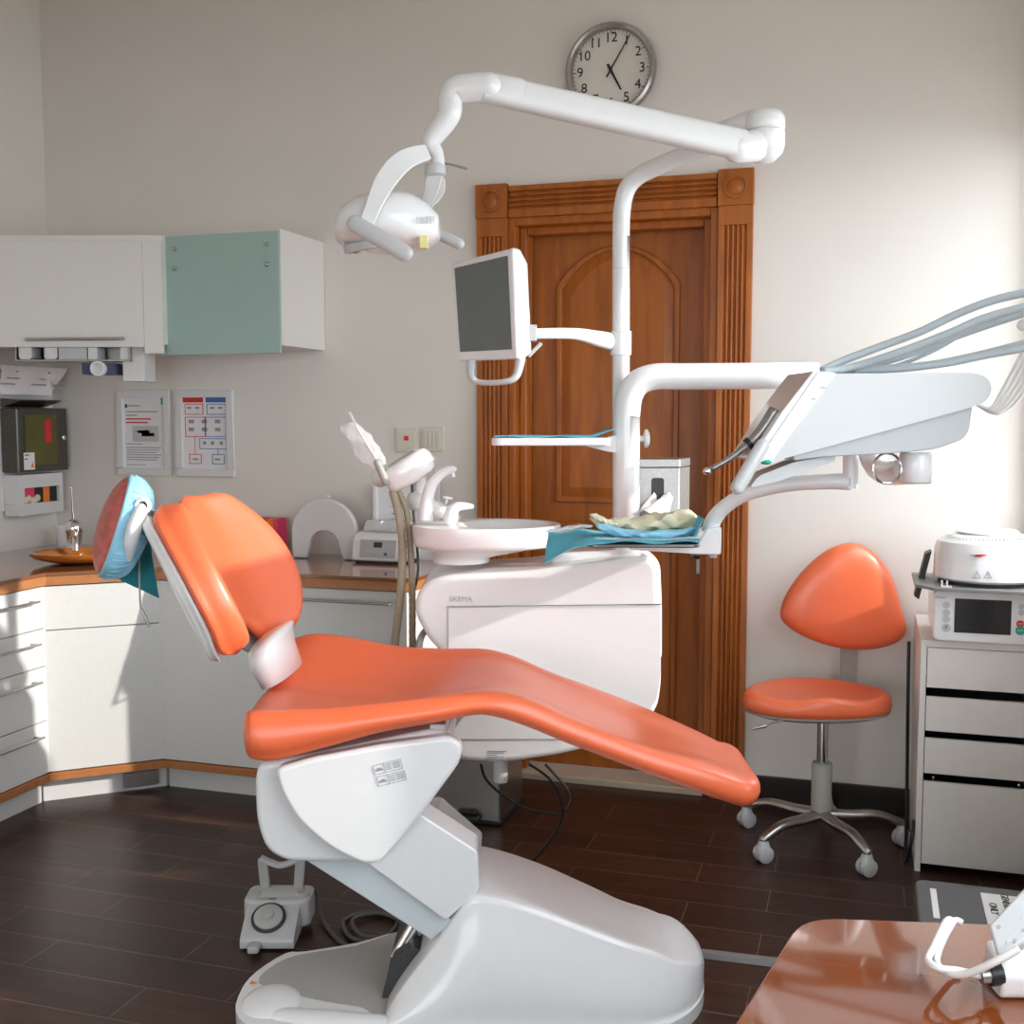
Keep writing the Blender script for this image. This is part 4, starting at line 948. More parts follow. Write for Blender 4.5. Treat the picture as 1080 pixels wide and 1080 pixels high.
# lamp mast: part of the light
L = thing('operating_light', 'white dental lamp on a long jointed arm over the chair', 'dental lamp', q(655, 575, dP), E)
add('mast', MB().tube([mast[0], mast[1], mast[2]]+catmull(mast[2:], 8), [.0265]*12+[.030, .034], 24), 'wht', L, frame=E, ang=180)
for py_ in (284,): add('joint_line', MB().lathe([(.0268, 0), (.0268, .0015)], q(655, py_, dP), n=24), 'lgry', L, frame=E)
dE = q(0, 0, 3.2).y
el = q(806, 145, dE)
elb = q(806, 140, dE)
poly = fillet([(elb.x-.20, dE+.11), (elb.x-.02, dE-.055), (elb.x+.045, dE-.045), (elb.x+.052, dE+.02), (elb.x-.01, dE+.05)], [.02, .05, .05, .05, .05])
zt_, zm_, zb_ = q(806, 117, dE).z, q(806, 139, dE).z, q(806, 171, dE).z
add('upper_elbow', MB().lathe([(.052, 0), (.056, .006), (.056, zt_-zm_-.022), (.048, zt_-zm_-.006), (.03, zt_-zm_), (.0005, zt_-zm_+.001)], (elb.x, dE, zm_+.001), n=32).tube([q(745, 148, dP-.19), Vector((elb.x-.03, dE+.02, (zt_+zm_)/2-.003))], [.033, .04], 20, rnd=True), 'wht', L, frame=E, ang=60)
add('lower_elbow', MB().lathe([(.0005, 0), (.028, .001), (.05, .022), (.056, .04), (.056, zm_-zb_-.002), (.052, zm_-zb_)], (elb.x, dE, zb_), n=32).tube([Vector((elb.x, dE, zb_+.048)), q(777, 156, dE-.06)], [.045, .040], 20, rnd=True), 'wht', L, frame=E, ang=60)
# long arm (flattened box section)
dA = 2.86
A0, A1 = q(782, 153, dE-.06), q(508, 92, dA)
def barprof(p, hw_, hh_, dirv, n=24):
    dirv = dirv.normalized(); side = dirv.cross(Vector((0, 0, 1))).normalized(); upv = side.cross(dirv)
    return [p+side*hw_*math.copysign(abs(math.cos(a))**.55, math.cos(a))+upv*hh_*math.copysign(abs(math.sin(a))**.55, math.sin(a)) for a in [math.tau*k/n for k in range(n)]]
dv = A1-A0
add('long_arm', MB().rings([barprof(A0+dv*f, .030, .039-.005*f, dv) for f in (0, .02, .3, .6, .98, 1)]), 'wht2', L, frame=E, ang=60)  # duller white than the mast paints in the weaker light on it
s0, s1 = q(540, 86, dA-.0), q(578, 96, dA+.02)
add('arm_cover_cap', MB().rings([barprof(A0+dv*f+Vector((0, 0, .004)), .0305*k, .0335*k, dv) for f, k in ((.86, .9), (.87, 1), (.96, 1), (.97, .9))]), 'wht2', L, frame=E, ang=60)
k0 = q(478, 92, dA-.0)
add('end_knuckle', MB().tube([A1+Vector((.015, 0, .002)), q(490, 93, dA), q(479, 96, dA), q(474, 106, dA)], [.035, .035, .034, .030], 20, k=5, rnd=True), 'wht', L, frame=E, ang=180)
add('wrist', MB().tube([q(474.5, 106, dA), q(474, 119, dA), q(468, 130, dA), q(458, 143, dA), q(455, 153, dA), q(460, 162, dA), q(462, 176, dA)], [.030, .030, .028, .026, .022, .018, .018], 20, k=6), 'wht', L, frame=E, ang=180)
add('wrist_joint', MB().lathe([(.020, 0), (.026, .004), (.026, .024), (.022, .028)], q(459, 184, dA)-Vector((0, 0, .004)), n=20), 'lgry', L, frame=E)
add('lamp_switch_lever', MB().tube([q(467, 172, dA), q(478, 174, dA), q(492, 178, dA-.02)], .003, 8, k=4, rnd=True), 'alu', L, frame=E)
# lamp head: body + reflector + handles + yoke
hC = q(418, 237, dA)
hx = Vector((.97, -.10, .05)).normalized()
def head_ring(px_, ytop, ybot, hw_, n=28, sk=0):
    a, c = q(px_, ytop, dA), q(px_, ybot, dA); m = (a+c)/2; h_ = (a.z-c.z)/2
    return [Vector((m.x+sk*math.sin(t_)*h_, dA+hw_*math.copysign(abs(math.cos(t_))**.75, math.cos(t_)), m.z+h_*math.copysign(abs(math.sin(t_))**.8, math.sin(t_)))) for t_ in [math.tau*k/n for k in range(n)]]
HR = [head_ring(355, 246, 254, .02), head_ring(357, 232, 257, .07), head_ring(364, 220, 260, .10), head_ring(380, 210, 264, .125), head_ring(400, 205, 267, .13), head_ring(425, 204, 266, .125), head_ring(438, 207, 265, .10), head_ring(452, 216, 263, .08), head_ring(463, 228, 252, .06), head_ring(464, 232, 248, .04)]
lh = add('lamp_head', MB().rings(HR), 'wht', L, frame=E, ang=50)
rc = q(390, 259, dA-.03)
add('reflector', MB().lathe([(.055, 0), (.052, -.010), (.046, -.012), (.03, .0), (.0005, .01)], rc, (-.15, -.1, 1), 32, sx=1.0), 'chr', lh, frame=E)
add('reflector_bezel', MB().lathe([(.066, .008), (.063, -.010), (.055, -.013), (.052, -.004)], rc, (-.15, -.1, 1), 32), 'lgry', lh, frame=E)
vm = MB()
for s_ in (0, 1):
    for i in range(7):
        p = q(439+s_*11+i*1.4, 227, dA-.085+s_*.01-.004*(s_)); vm.tube([q(439.5+s_*10+i*1.3, 227+(1 if s_ else 2), dA-.112+.02*s_+i*.0015), q(439.5+s_*10+i*1.3, 236, dA-.112+.02*s_+i*.0015)], .0007, 5)
add('vent_slots', vm, 'gry', lh, frame=E)
add('yellow_sticker', MB().box(q(443, 250, dA-.09).x, q(451, 250, dA-.09).x, dA-.098, dA-.07, q(446, 262, dA-.09).z, q(446, 249, dA-.09).z), 'yel', lh, frame=E)
add('handle', MB().tube([q(374, 236, dA-.15), q(427, 267, dA-.17)], .020, 16, rnd=True, flat=(1, .6)), 'lgry', L, frame=E, ang=60)
add('handle', MB().tube([q(440, 236, dA+.14), q(484, 257, dA+.13)], .015, 16, rnd=True), 'lgry', L, frame=E, ang=60)
for s_, pts in ((-1, [(452, 160), (428, 168), (410, 186), (397, 210), (386, 238)]), (1, [(460, 185), (458, 200), (450, 215)])):
    P = [q(x, y, dA-.02+s_*(.02+.10*min(1, i/3))) for i, (x, y) in enumerate(pts)]; P = catmull(P, 6)
    rings_ = []
    for i, p in enumerate(P):
        dv_ = (P[min(i+1, len(P)-1)]-P[max(i-1, 0)]).normalized(); sd = Vector((0, 1, 0)); nv = sd.cross(dv_).normalized(); f = i/(len(P)-1); hw_ = .018+.008*math.sin(math.pi*min(1, f*1.2)); th_ = .006
        # wide face turned to the viewer
        rings_.append([p+nv*hw_+sd*th_, p+nv*hw_-sd*th_, p-nv*hw_-sd*th_, p-nv*hw_+sd*th_])
    add('yoke_arm', MB().rings(rings_), 'wht', L, frame=E, bevel=.003, ang=40)
add('lamp_cord', MB().tube([q(466, 185, dA), q(462, 200, dA), q(455, 214, dA+.03)], .0025, 6, k=5), 'wht2', L, frame=E)
# ---------------------------------------------------------------- monitor on its arm
dm = 3.30
t = thing('monitor', 'white dental monitor with blank grey screen on a swing arm', 'monitor', q(655, 362, dP), E)
zc0 = q(655, 375, dP).z; zc1 = q(655, 349, dP).z
add('mast_collar', MB().lathe([(.0275, 0), (.032, .002), (.032, zc1-zc0-.002), (.0275, zc1-zc0)], (q(655, 360, dP).x, dP, zc0), n=24), 'wht', t, frame=E)
ap = [(q(648, 361, dP), .028), (q(630, 357, dP-.05), .024), (q(605, 352, dP-.11), .017), (q(562, 352, dP-.2), .015)]
add('swing_arm', MB().tube([p for p, _ in ap], [r for _, r in ap], 18, k=6, flat=(1, .7)), 'wht', t, frame=E, ang=180)
add('tilt_bracket', MB().box(q(556, 350, dm).x, q(566, 350, dm).x, dm-.02, dm+.05, q(560, 360, dm).z, q(560, 343, dm).z).tube([q(557, 376, dm), q(571, 362, dm)], .006, 8), 'lgry', t, frame=E, bevel=.003)
# screen box: front face corners (seen turned to the left)
cl, cr = dm+.10, dm-.07       # left edge further, right edge nearer
TL, TR, BR, BL = q(476, 278, cl), q(540, 262, cr), q(545, 378, cr), q(483, 380, cl)
nv = (TR-TL).cross(BL-TL).normalized()
if nv.y > 0: nv = -nv
def qd(tl, tr, br, bl, u0, u1, v0, v1, off):
    def P(u, v_): return (tl*(1-u)+tr*u)*(1-v_)+(bl*(1-u)+br*u)*v_+nv*off
    return [P(u0, v0), P(u1, v0), P(u1, v1), P(u0, v1)]
bez = MB().rings([qd(TL, TR, BR, BL, .0, 1, 0, 1, 0), qd(TL, TR, BR, BL, 0, 1, 0, 1, -.02)])
mo = add('housing', MB().rings([qd(TL, TR, BR, BL, .0, 1, 0, 1, 0), qd(TL, TR, BR, BL, -.01, 1.01, -.01, 1.01, -.012), qd(TL, TR, BR, BL, 0, 1, 0, 1, -.035), qd(TL, TR, BR, BL, .12, .96, .12, .95, -.075)]), 'wht', t, frame=E, bevel=.006, seg=3)
add('screen', MB().rings([qd(TL, TR, BR, BL, .055, .93, .055, .915, .0), qd(TL, TR, BR, BL, .055, .93, .055, .915, .0018)]), 'scr', mo, frame=E, smooth=False)
h1_ = [q(497, 381, dm+.0), q(497, 396, dm-.02), q(505, 403, dm-.03), (q(530, 403, dm-.06)), q(544, 397, dm-.06), q(549, 378, dm-.04)]
add('handle', MB().tube(h1_, [.013, .011, .008, .008, .011, .015], 14, k=6), 'lgry', t, frame=E, ang=180)
# ---------------------------------------------------------------- small shelf tray on the mast
t = thing('shelf_tray', 'slim white shelf lined with blue paper, clamped to the mast below the monitor', 'tray', q(655, 470, dP), E)
a, c = q(520, 458, dP), q(644, 470, dP)
z0_, z1_ = q(560, 469, dP-.1).z, q(560, 461, dP-.1).z
xa_, xb_ = q(519, 460, dP-.12).x, q(648, 460, dP-.12).x
add('tray', MB().prism(fillet([(xa_, dP-.24), (xb_-.02, dP-.24), (xb_-.02, dP+.0), (xa_, dP+.0)], .03), z0_, z1_, 'z'), 'wht', t, frame=E, bevel=.004)
add('tray_bracket', MB().prism(fillet([(xb_-.10, z0_), (xb_-.02, z1_), (xb_+.03, z1_+.012), (xb_+.03, z0_-.025), (xb_-.02, z0_-.02)], .01), dP-.12, dP-.02), 'wht', t, frame=E, bevel=.006)
add('clamp', MB().lathe([(.0275, 0), (.037, .003), (.037, .045), (.0275, .048)], (q(655, 470, dP).x, dP, z0_-.02), n=24), 'wht', t, frame=E)
kz = q(676, 463, dP)
add('clamp_knob', MB().tube([Vector((kz.x-.04, dP, kz.z)), Vector((kz.x+.015, dP, kz.z))], .010, 12).lathe([(.018, 0), (.030, .004), (.030, .012), (.018, .018), (.0005, .018)], (kz.x+.008, dP, kz.z), (1, 0, 0), 20), 'wht', t, frame=E, ang=60)
g = [[(xa_+.01+(xb_-xa_-.02)*i/16, dP-.23+.2*j/5, z1_+.002+.002*math.sin(i*.9+j)+(.02*max(0, i-13)/3)) for j in range(6)] for i in range(17)]
add('tray_liner', MB().sheet(g, .0025), 'teal', frame=E, label='blue paper liner lying on the slim mast shelf', cat='tray liner')
# ---------------------------------------------------------------- steel cup dispenser with tissue on the unit
dT = 3.44
ta, tb = q(668, 484, dT), q(716, 560, dT)
xt2 = q(730, 484, dT+.12).x
zb_ = q(690, 577, dU+.12).z+.004
t = thing('tissue_dispenser', 'brushed steel dispenser with a pink-white tissue pulled out, behind the tray', 'dispenser', (ta.x+.07, dT+.06, zb_), E)
x0, x1 = ta.x, tb.x
add('body', MB().prism(fillet([(x0, dT), (x1, dT), (xt2-.004, dT+.13), (x0+.02, dT+.13)], .008), zb_, ta.z-.028, 'z'), 'stl', t, frame=E, ang=60)
add('lid', MB().prism(fillet([(x0-.001, dT-.001), (x1+.001, dT-.001), (xt2-.003, dT+.131), (x0+.019, dT+.131)], .008), ta.z-.0265, ta.z, 'z'), 'stl', t, frame=E, bevel=.004)
sa, sb = q(687, 504, dT), q(700, 540, dT)
add('slot', MB().prism(fillet([(sa.x, sb.z), (sb.x, sb.z), (sb.x, sa.z), (sa.x, sa.z)], .01), dT-.0012, dT+.002), 'dark', t, frame=E)
ts = MB()
def cr(pts_, dd, wv=.01, m='tissue'):
    g = []
    for i in range(8):
        g.append([tuple(q(px_, py_, dd-.05*i/7+.01*math.sin(i*1.3+j))) for j, (px_, py_) in enumerate(pts_[i])])
    return g
rows = []
for i in range(8):
    f = i/7
    rows.append([(690+20*g_/5-26*f*(1-g_/8), 519+22*f+6*math.sin(g_*1.2+f*2)+g_*1.5) for g_ in range(6)])
add('tissue', MB().sheet(cr(rows, dT-.004), .002), 'tissue', t, frame=E, ang=80)
# ================================================================ DELIVERY HEAD
dD = 2.62; dD2 = 2.86
t = thing('instrument_console', 'white dentist instrument console with grey hoses on the right', 'dental unit', q(920, 500, 2.8), E)
D = t
p = px2([(872, 394), (1028, 393), (1042, 398), (1047, 411), (1040, 424), (1020, 431), (822, 485), (812, 490), (815, 480)], dD)
add('side_housing', MB().prism(fillet(p, [.01, .02, .03, .03, .03, .02, .01, .003, .003]), dD, dD2), 'lgry', t, frame=E, bevel=.012, seg=4, ang=45)
p = px2([(863, 391), (884, 393), (813, 489), (800, 487), (800, 483)], dD-.008)
add('white_side_band', MB().prism(fillet(p, [.012, .012, .01, .004, .004]), dD-.008, dD2+.01), 'wht', t, frame=E, bevel=.006, seg=3)
p = px2([(858, 391), (866, 391), (867, 396), (808, 483), (800, 488), (794, 484), (796, 478), (826, 432)], dD-.004)
add('front_block', MB().prism(fillet(p, [.004, .004, .006, .006, .004, .006, .006, .01]), dD-.004, dD2), 'wht', t, frame=E, bevel=.006, seg=3)
hs_, he_ = q(804, 470, dD-.03), q(778, 514, dD-.04)
add('grip_handle', MB().tube([hs_, he_], [.016, .017], 18, rnd=True), 'lgry', t, frame=E, ang=180)
p = px2([(836, 480), (1026, 427), (1022, 455), (1015, 464), (985, 474), (930, 479), (868, 482), (838, 486)], dD+.02)
add('lower_tray', MB().prism(fillet(p, [.004, .01, .02, .02, .02, .02, .01, .004]), dD+.02, dD2-.03), 'sgry', t, frame=E, bevel=.006, seg=3)
p = px2([(790, 515), (800, 502), (838, 487), (880, 480), (882, 486), (856, 495), (820, 508)], dD+.06)
add('under_bracket', MB().prism(fillet(p, .01), dD+.06, dD+.16), 'lgry', t, frame=E, bevel=.006, seg=3)
gb = q(808, 487, dD-.0)
add('green_button', MB().ball(gb, .013, .012, .007, 16, 8), 'green', t, frame=E)
mk = MB(); 
for px_, py_ in ((868, 407), (858, 419)): c_ = q(px_, py_, dD-.009); mk.box(c_.x-.005, c_.x+.006, dD-.0095, dD-.004, c_.z-.006, c_.z-.001)
add('panel_marks', mk, 'gry', t, frame=E)
# instruments lying over the front
for k in range(2):
    dd_ = dD+.05+.045*k; hp = [q(818-k*1.5, 432, dd_), q(800-k, 458, dd_), q(775, 480, dd_), q(750, 495, dd_)]
    ins_ = thing('handpiece', ['steel dental handpiece with black collar hanging at the console front, nearer of two', 'steel dental handpiece hanging just behind the nearer one at the console front'][k], 'handpiece', hp[2], E, group='handpieces in the console rack')
    add('barrel', MB().tube(hp, [.013, .012, .008, .006], 12, k=5), 'dstl' if k % 2 else 'alu', ins_, frame=E, ang=180)
    add('head', MB().ball(q(746, 497, dd_), .011, .009, .009, 14, 8), 'chr', ins_, frame=E)
    add('collar', MB().tube([q(787.5, 469.5, dd_), q(791.5, 466, dd_)], .0145, 12), 'blk', ins_, frame=E)
# round supporting arm under the console
j0 = q(962, 495, dD+.10)
add('joint_drum', MB().lathe([(.0005, 0), (.034, .001), (.040, .006), (.040, .068), (.036, .075), (.0005, .075)], (j0.x+.01, j0.y, q(962, 510, dD+.1).z), n=32), 'wht', t, frame=E, ang=60)
add('support_arm', MB().tube([Vector((j0.x, j0.y, j0.z-.0)), q(925, 492, dD+.5), q(905, 430, 3.2), q(880, 397, dM)], [.036, .034, .036, .038], 18, k=6), 'wht', t, frame=E, ang=180)
add('chrome_ring', MB().tube([q(936+15*math.cos(a), 494+16*math.sin(a), dD+.05+.0*a) for a in [math.tau*i/20 for i in range(21)]], .003, 8), 'chr', t, frame=E)
# instrument whip hoses
hz_ = [([(866, 391), (890, 380), (930, 365), (970, 350), (1010, 331), (1050, 316), (1100, 305)], .0095, 2.80), ([(868, 392), (900, 387), (950, 371), (1000, 352), (1040, 335), (1100, 319)], .0095, 2.76), ([(872, 392), (910, 388), (960, 374), (1010, 355), (1050, 341), (1100, 325)], .007, 2.86),
       ([(880, 392), (930, 390), (980, 372), (1020, 350), (1060, 334), (1100, 326)], .005, 2.88), ([(880, 391), (930, 389), (980, 385), (1030, 375), (1080, 363), (1120, 357)], .0095, 2.84), ([(900, 391), (950, 389), (1000, 383), (1040, 375), (1090, 366)], .008, 2.78)]
for pts, r, dd_ in hz_:
    P = [q(x, y, dd_-.0012*max(0, x-900)) for x, y in pts]
    add('instrument_hose', MB().tube(P, r, 12, k=8), 'ghose', t, frame=E, ang=180)
for k in range(5):
    P = [q(1028+3*k, 425+2*k, 2.75+.04*k), q(1045+2*k, 430+1.5*k, 2.75+.04*k), q(1058+3*k, 410+4*k, 2.75+.04*k), q(1075+4*k, 378+4*k, 2.73+.04*k), q(1100+2*k, 335, 2.7+.04*k)]
    add('white_tube', MB().tube(P, .0042, 10, k=8), 'whose', t, frame=E, ang=180)
# whip arm end seen at the right edge
add('whip_arm', MB().tube([q(1079, 343, 2.7), q(1120, 330, 2.62)], .014, 12, rnd=True), 'wht', t, frame=E)
# ---------------------------------------------------------------- tray arm + tray
dR = 3.05
t = thing('instrument_tray', 'dark steel instrument tray on a curved white swing arm', 'tray', q(745, 580, dR), E)
P = [q(897, 508, 2.9), q(870, 508, 2.92), q(830, 511, 2.96), (q(790, 520, 3.0)), q(765, 534, 3.03), q(751, 552, dR), q(747, 575, dR)]
add('swing_arm', MB().tube(P, [.022, .020, .019, .019, .020, .022, .023], 18, k=6), 'wht', t, frame=E, ang=180)
add('arm_pivot', MB().tube([q(897, 478, 2.9), q(897, 515, 2.9)], .019, 18), 'wht', t, frame=E, ang=60)
zt_, zb_ = q(740, 566, dR).z, q(740, 583, dR).z
xa_, xb_ = q(655, 575, dR).x, q(758, 575, dR).x
add('tray_holder', MB().prism(fillet([(xa_+.02, zb_+.012), (xb_-.05, zb_), (xb_, zb_), (xb_, zt_+.03), (xb_-.04, zt_+.025), (xb_-.06, zt_-.012), (xa_+.02, zt_-.016)], .006), dR-.04, dR+.04), 'wht', t, frame=E, bevel=.004)
tx0, tx1 = q(618, 575, dR-.1).x, q(737, 575, dR-.1).x
ztr = zt_-.012
zt2_ = q(680, 573, dR-.12).z
add('tray_plate', MB().prism(fillet([(tx0, dR-.14), (tx1, dR-.14), (tx1, dR+.14), (tx0, dR+.14)], .03), zt2_-.010, zt2_, 'z'), 'dstl', t, frame=E, bevel=.003)
add('mount_bolt', MB().lathe([(.010, 0), (.012, .01), (.0005, .012)], q(752, 588, dR), n=16), 'gry', t, frame=E)
# teal napkin draping over the left end
z_ = zt2_+.001
g = []
for i in range(22):
    f = i/21; x = tx1-.005-(tx1-tx0+.105)*f
    over = max(0, f-.66)/.34
    row = []
    for j in range(9):
        v_ = j/8; y = dR-.15+.28*v_
        dz = -.042*over**1.3*(1.25-v_*.9)+.004*math.sin(i*.8+j*1.1)
        row.append((x+.02*over*v_, y, z_+.006+dz+(.02*v_*over)))
    g.append(row)
add('paper_napkin', MB().sheet(g, .002), 'teal', frame=E, ang=60, label='teal paper napkin draped over the left end of the instrument tray', cat='napkin')
g = [[(tx1-.01+.022*i/5, dR-.10+.09*j/5, z_+.012+.048*i/5+.003*math.sin(j*2)) for j in range(6)] for i in range(6)]
add('napkin_corner', MB().sheet(g, .002), 'teal', frame=E, label='turned-up teal paper corner at the right end of the tray', cat='napkin')
# masks and gloves heaped on the tray
def crumple(px_pts_top, px_pts_bot, dd, depth, amp, n=48, m=14, sd=1):
    random.seed(sd); ph = [random.random()*6 for _ in range(6)]
    g = []
    for i in range(n):
        f = i/(n-1); t0 = interp(px_pts_top, px_pts_top[0][0]+f*(px_pts_top[-1][0]-px_pts_top[0][0])); b0 = interp(px_pts_bot, px_pts_top[0][0]+f*(px_pts_top[-1][0]-px_pts_top[0][0])); x = px_pts_top[0][0]+f*(px_pts_top[-1][0]-px_pts_top[0][0])
        ring = []
        e = math.sin(math.pi*min(1, max(0, f)))**.35 if 0 < f < 1 else .15
        for j in range(m*2):
            a = math.tau*j/(m*2); py_ = (t0+b0)/2-(t0-b0)/-2*math.sin(a)*e
            ring.append(q(x, py_, dd+depth*math.cos(a)*e+amp*math.sin(f*17+ph[0]+a*2)+amp*.6*math.sin(f*31+ph[1]-a*3))+Vector((amp*.5*math.sin(f*9+a*4), 0, e*amp*(.5*math.sin(f*23+a*3+ph[2])+.4*math.sin(f*41-a*5+ph[3])))))
        g.append(ring)
    return MB().rings(g)
add('latex_gloves', crumple([(623, 541), (640, 546), (665, 547), (700, 541), (722, 534), (733, 536), (738, 548)], [(623, 552), (640, 561), (700, 563), (738, 560)], dR+.03, .05, .009, sd=3), 'glove', frame=E, ang=180, label='crumpled cream latex gloves heaped on the instrument tray', cat='gloves')
add('glove_finger', crumple([(622, 540), (628, 541), (640, 547), (652, 550)], [(622, 546), (640, 555), (652, 557)], dR-.02, .015, .002, sd=5), 'glove', frame=E, ang=180, label='cream latex glove finger poking out at the left of the heap', cat='glove') 
add('face_mask', crumple([(629, 546), (640, 551), (660, 558), (690, 560), (720, 557), (738, 551)], [(629, 562), (650, 567), (700, 569), (738, 564)], dR-.045, .02, .0035, sd=9), 'blue', frame=E, ang=180, label='pale blue disposable face mask folded in front of the gloves', cat='mask')
add('clear_tray_lid', crumple([(627, 565), (660, 567), (700, 568), (736, 563)], [(627, 570), (660, 571.5), (736, 571)], dR-.10, .02, .001, sd=12), 'clear', frame=E, ang=180, label='clear plastic instrument pouch under the blue mask', cat='pouch')
add('tissue_strip', crumple([(575, 558), (590, 556), (610, 553), (625, 552)], [(575, 562), (590, 563), (610, 558), (625, 558)], dR-.03, .02, .002, sd=15), 'film', frame=E, ang=180, label='thin white film strip lying on the teal napkin', cat='film')
# ---------------------------------------------------------------- suction holder (assistant side)
dS = 3.44
t = thing('suction_holder', 'white assistant holder with suction tips above beige hoses', 'dental unit', q(430, 510, dS), E)
ax_ = (q(448, 484, dS)-q(416, 506, dS)).normalized(); nz = Vector((-ax_.z, 0, ax_.x))
def sec(c_, hw_, hh_, n=24):
    return [c_+nz*hh_*math.copysign(abs(math.sin(a))**.45, math.sin(a))+Vector((0, 1, 0))*hw_*math.copysign(abs(math.cos(a))**.45, math.cos(a)) for a in [math.tau*k/n for k in range(n)]]
c0_, c1_ = q(411, 509, dS), q(449, 485, dS)
add('holder_body', MB().rings([sec(c0_-ax_*.010, .03, .020), sec(c0_-ax_*.003, .055, .032), sec(c0_+ax_*.015, .065, .038), sec((c0_+c1_)/2, .07, .041), sec(c1_, .065, .040), sec(c1_+ax_*.016, .055, .032), sec(c1_+ax_*.022, .03, .016)]), 'wht', t, frame=E, ang=60)
add('holder_top_pad', MB().rings([sec(c0_+ax_*.03+nz*.014, .045, .032), sec(c1_-ax_*.01+nz*.014, .045, .032)]), 'gry', t, frame=E, ang=60)
add('side_knob', MB().ball(q(401, 503, dS+.03), .028, .04, .032, 20, 12), 'wht', t, frame=E, ang=180)
sx_ = thing('suction_handpiece', 'grey suction handpiece in crinkled clear film at the assistant holder', 'handpiece', q(405, 500, dS), E)
add('barrel', MB().tube([q(407, 508, dS-.06), q(398, 488, dS-.06)], [.013, .011], 14, rnd=True), 'stoolg', sx_, frame=E, ang=180)
add('tip', MB().tube([q(398, 486, dS-.05), q(383, 462, dS-.03), q(369, 436, dS-.02)], [.004, .004, .0045], 10, k=4, rnd=True), 'wht', sx_, frame=E)
def film_part(axis_pts, rads, sd):
    random.seed(sd); P = catmull(axis_pts, 8); R = []; ph = random.random()*6
    for i, p_ in enumerate(P):
        f = i/(len(P)-1); r_ = interp([(k/(len(rads)-1), v_) for k, v_ in enumerate(rads)], f)
        R.append([p_+Vector((math.cos(a), .6*math.sin(a), .35*math.cos(a)))*r_*(1+.12*math.sin(3*a+f*13+ph)+.07*math.sin(5*a-f*23)+.03*math.sin(9*a+f*41)) for a in [math.tau*k/18 for k in range(18)]])
    return MB().rings(R)
add('film_sleeve', film_part([q(400, 492, dS-.03), q(390, 478, dS-.02), (q(378, 462, dS)), q(366, 447, dS+.02), q(360, 452, dS+.02)], [.02, .034, .03, .022, .014], 4), 'film', sx_, frame=E, ang=50)
add('saliva_tip', MB().tube([q(402, 494, dS+.02), q(388, 470, dS+.03), q(372, 446, dS+.03)], .0035, 8, k=3), 'wht', sx_, frame=E)
P = [q(413, 516, dS-.02), q(420, 545, dS-.01), q(424, 580, dS), q(422, 630, dS), q(416, 690, dS+.02), q(416, 720, dS+.05)]
def ribbed(P, r, k=14):
    Q = catmull(P, k); return MB().tube(Q, [r*(1.06 if i % 2 else .96) for i in range(len(Q))], 12)
for (pts, r, nm) in (([(414, 517), (421, 545), (424.5, 580), (422, 630), (416, 685), (416, 725)], .0125, 'suction_hose'), ([(418, 514), (429, 540), (433, 580), (435, 630), (435, 685), (436, 725)], .010, 'saliva_hose')):
    add(nm, ribbed([q(x, y, dS-.02+.02*(nm != 'suction_hose')) for x, y in pts], r), 'hose', t, frame=E, ang=80)
# holder arm joints
aj = [q(443, 503, dS+.05), q(443, 522, dS+.06)]
add('arm_post', MB().tube([q(443, 490, dS+.07), q(443, 522, dS+.07)], .021, 20), 'wht', t, frame=E, ang=60)
add('arm_knuckle', MB().ball(q(440, 528, dS+.07), .034, .034, .034, 24, 14), 'wht', t, frame=E, ang=180)
add('arm_link', MB().tube([q(442, 526, dS+.07), q(478, 545, dU+.26)], [.026, .022], 18, rnd=True), 'wht', t, frame=E, ang=180)
add('thumb_screw', MB().tube([q(470, 531, dS+.04), q(472, 525, dS+.04)], .004, 10).tube([q(468, 524, dS+.04), q(476, 525.5, dS+.04)], .004, 8, rnd=True), 'wht', t, frame=E)
add('thin_cable', MB().tube([q(434, 505, dS+.05), q(436, 540, dS+.06), q(441, 600, dS+.03), q(434, 640, dS+.04), q(440, 690, dS+.05)], .004, 8, k=8), 'gcab', t, frame=E)
add('lower_hose_loop', MB().tube([q(462, 655, dU+.2), q(450, 664, dU+.1), q(443, 676, dU+.04), q(442, 700, dU+.02)], .010, 10, k=8), 'stoolg', t, frame=E)
# ---------------------------------------------------------------- foot pedal
fp0 = qz(282, 985, .0)
t = thing('foot_control', 'grey-white foot control with round pedal and carrying handle', 'foot control', fp0, E)
dK = qz(285, 1003, 0).y
a0, a1 = q(249, 985, dK+.02), q(324, 985, dK+.06)
X0, X1 = a0.x, a1.x; cxm = (X0+X1)/2-.012
prof = fillet([(dK, .006), (dK-.002, .032), (dK+.135, .108), (dK+.19, .108), (dK+.20, .006)], [.002, .012, .02, .02, .005])
add('body', MB().prism(prof, X0+.014, X1-.026, 'x'), 'lgry', t, frame=E, bevel=.008, seg=3, ang=50)
add('rear_pod', MB().prism(fillet([(X0, dK+.095), (X1, dK+.095), (X1, dK+.21), (X0, dK+.21)], .03), .02, .100, 'z'), 'lgry', t, frame=E, bevel=.010, seg=3, ang=50)
ax2 = Vector((0, -.076, .135)).normalized(); pcn = Vector((cxm, dK+.058, .0655))+ax2*.004
add('round_pedal', MB().lathe([(.040, 0), (.040, .006), (.033, .010), (.018, .011), (.014, .018), (.0005, .019)], pcn, ax2, 32), 'gry', t, frame=E)
add('pedal_ring', MB().lathe([(.048, -.006), (.048, .002), (.043, .004), (.0405, -.002)], pcn, ax2, 32), 'dark', t, frame=E)
add('pedal_icon', MB().prism([(cxm-.012, .1), (cxm+.012, .1), (cxm, .09)], dK+.100, dK+.112), 'gry', t, frame=E)
add('toe_lever', MB().box(cxm-.040, cxm-.008, dK-.040, dK+.02, .008, .028), 'gry', t, frame=E, bevel=.008, seg=3)
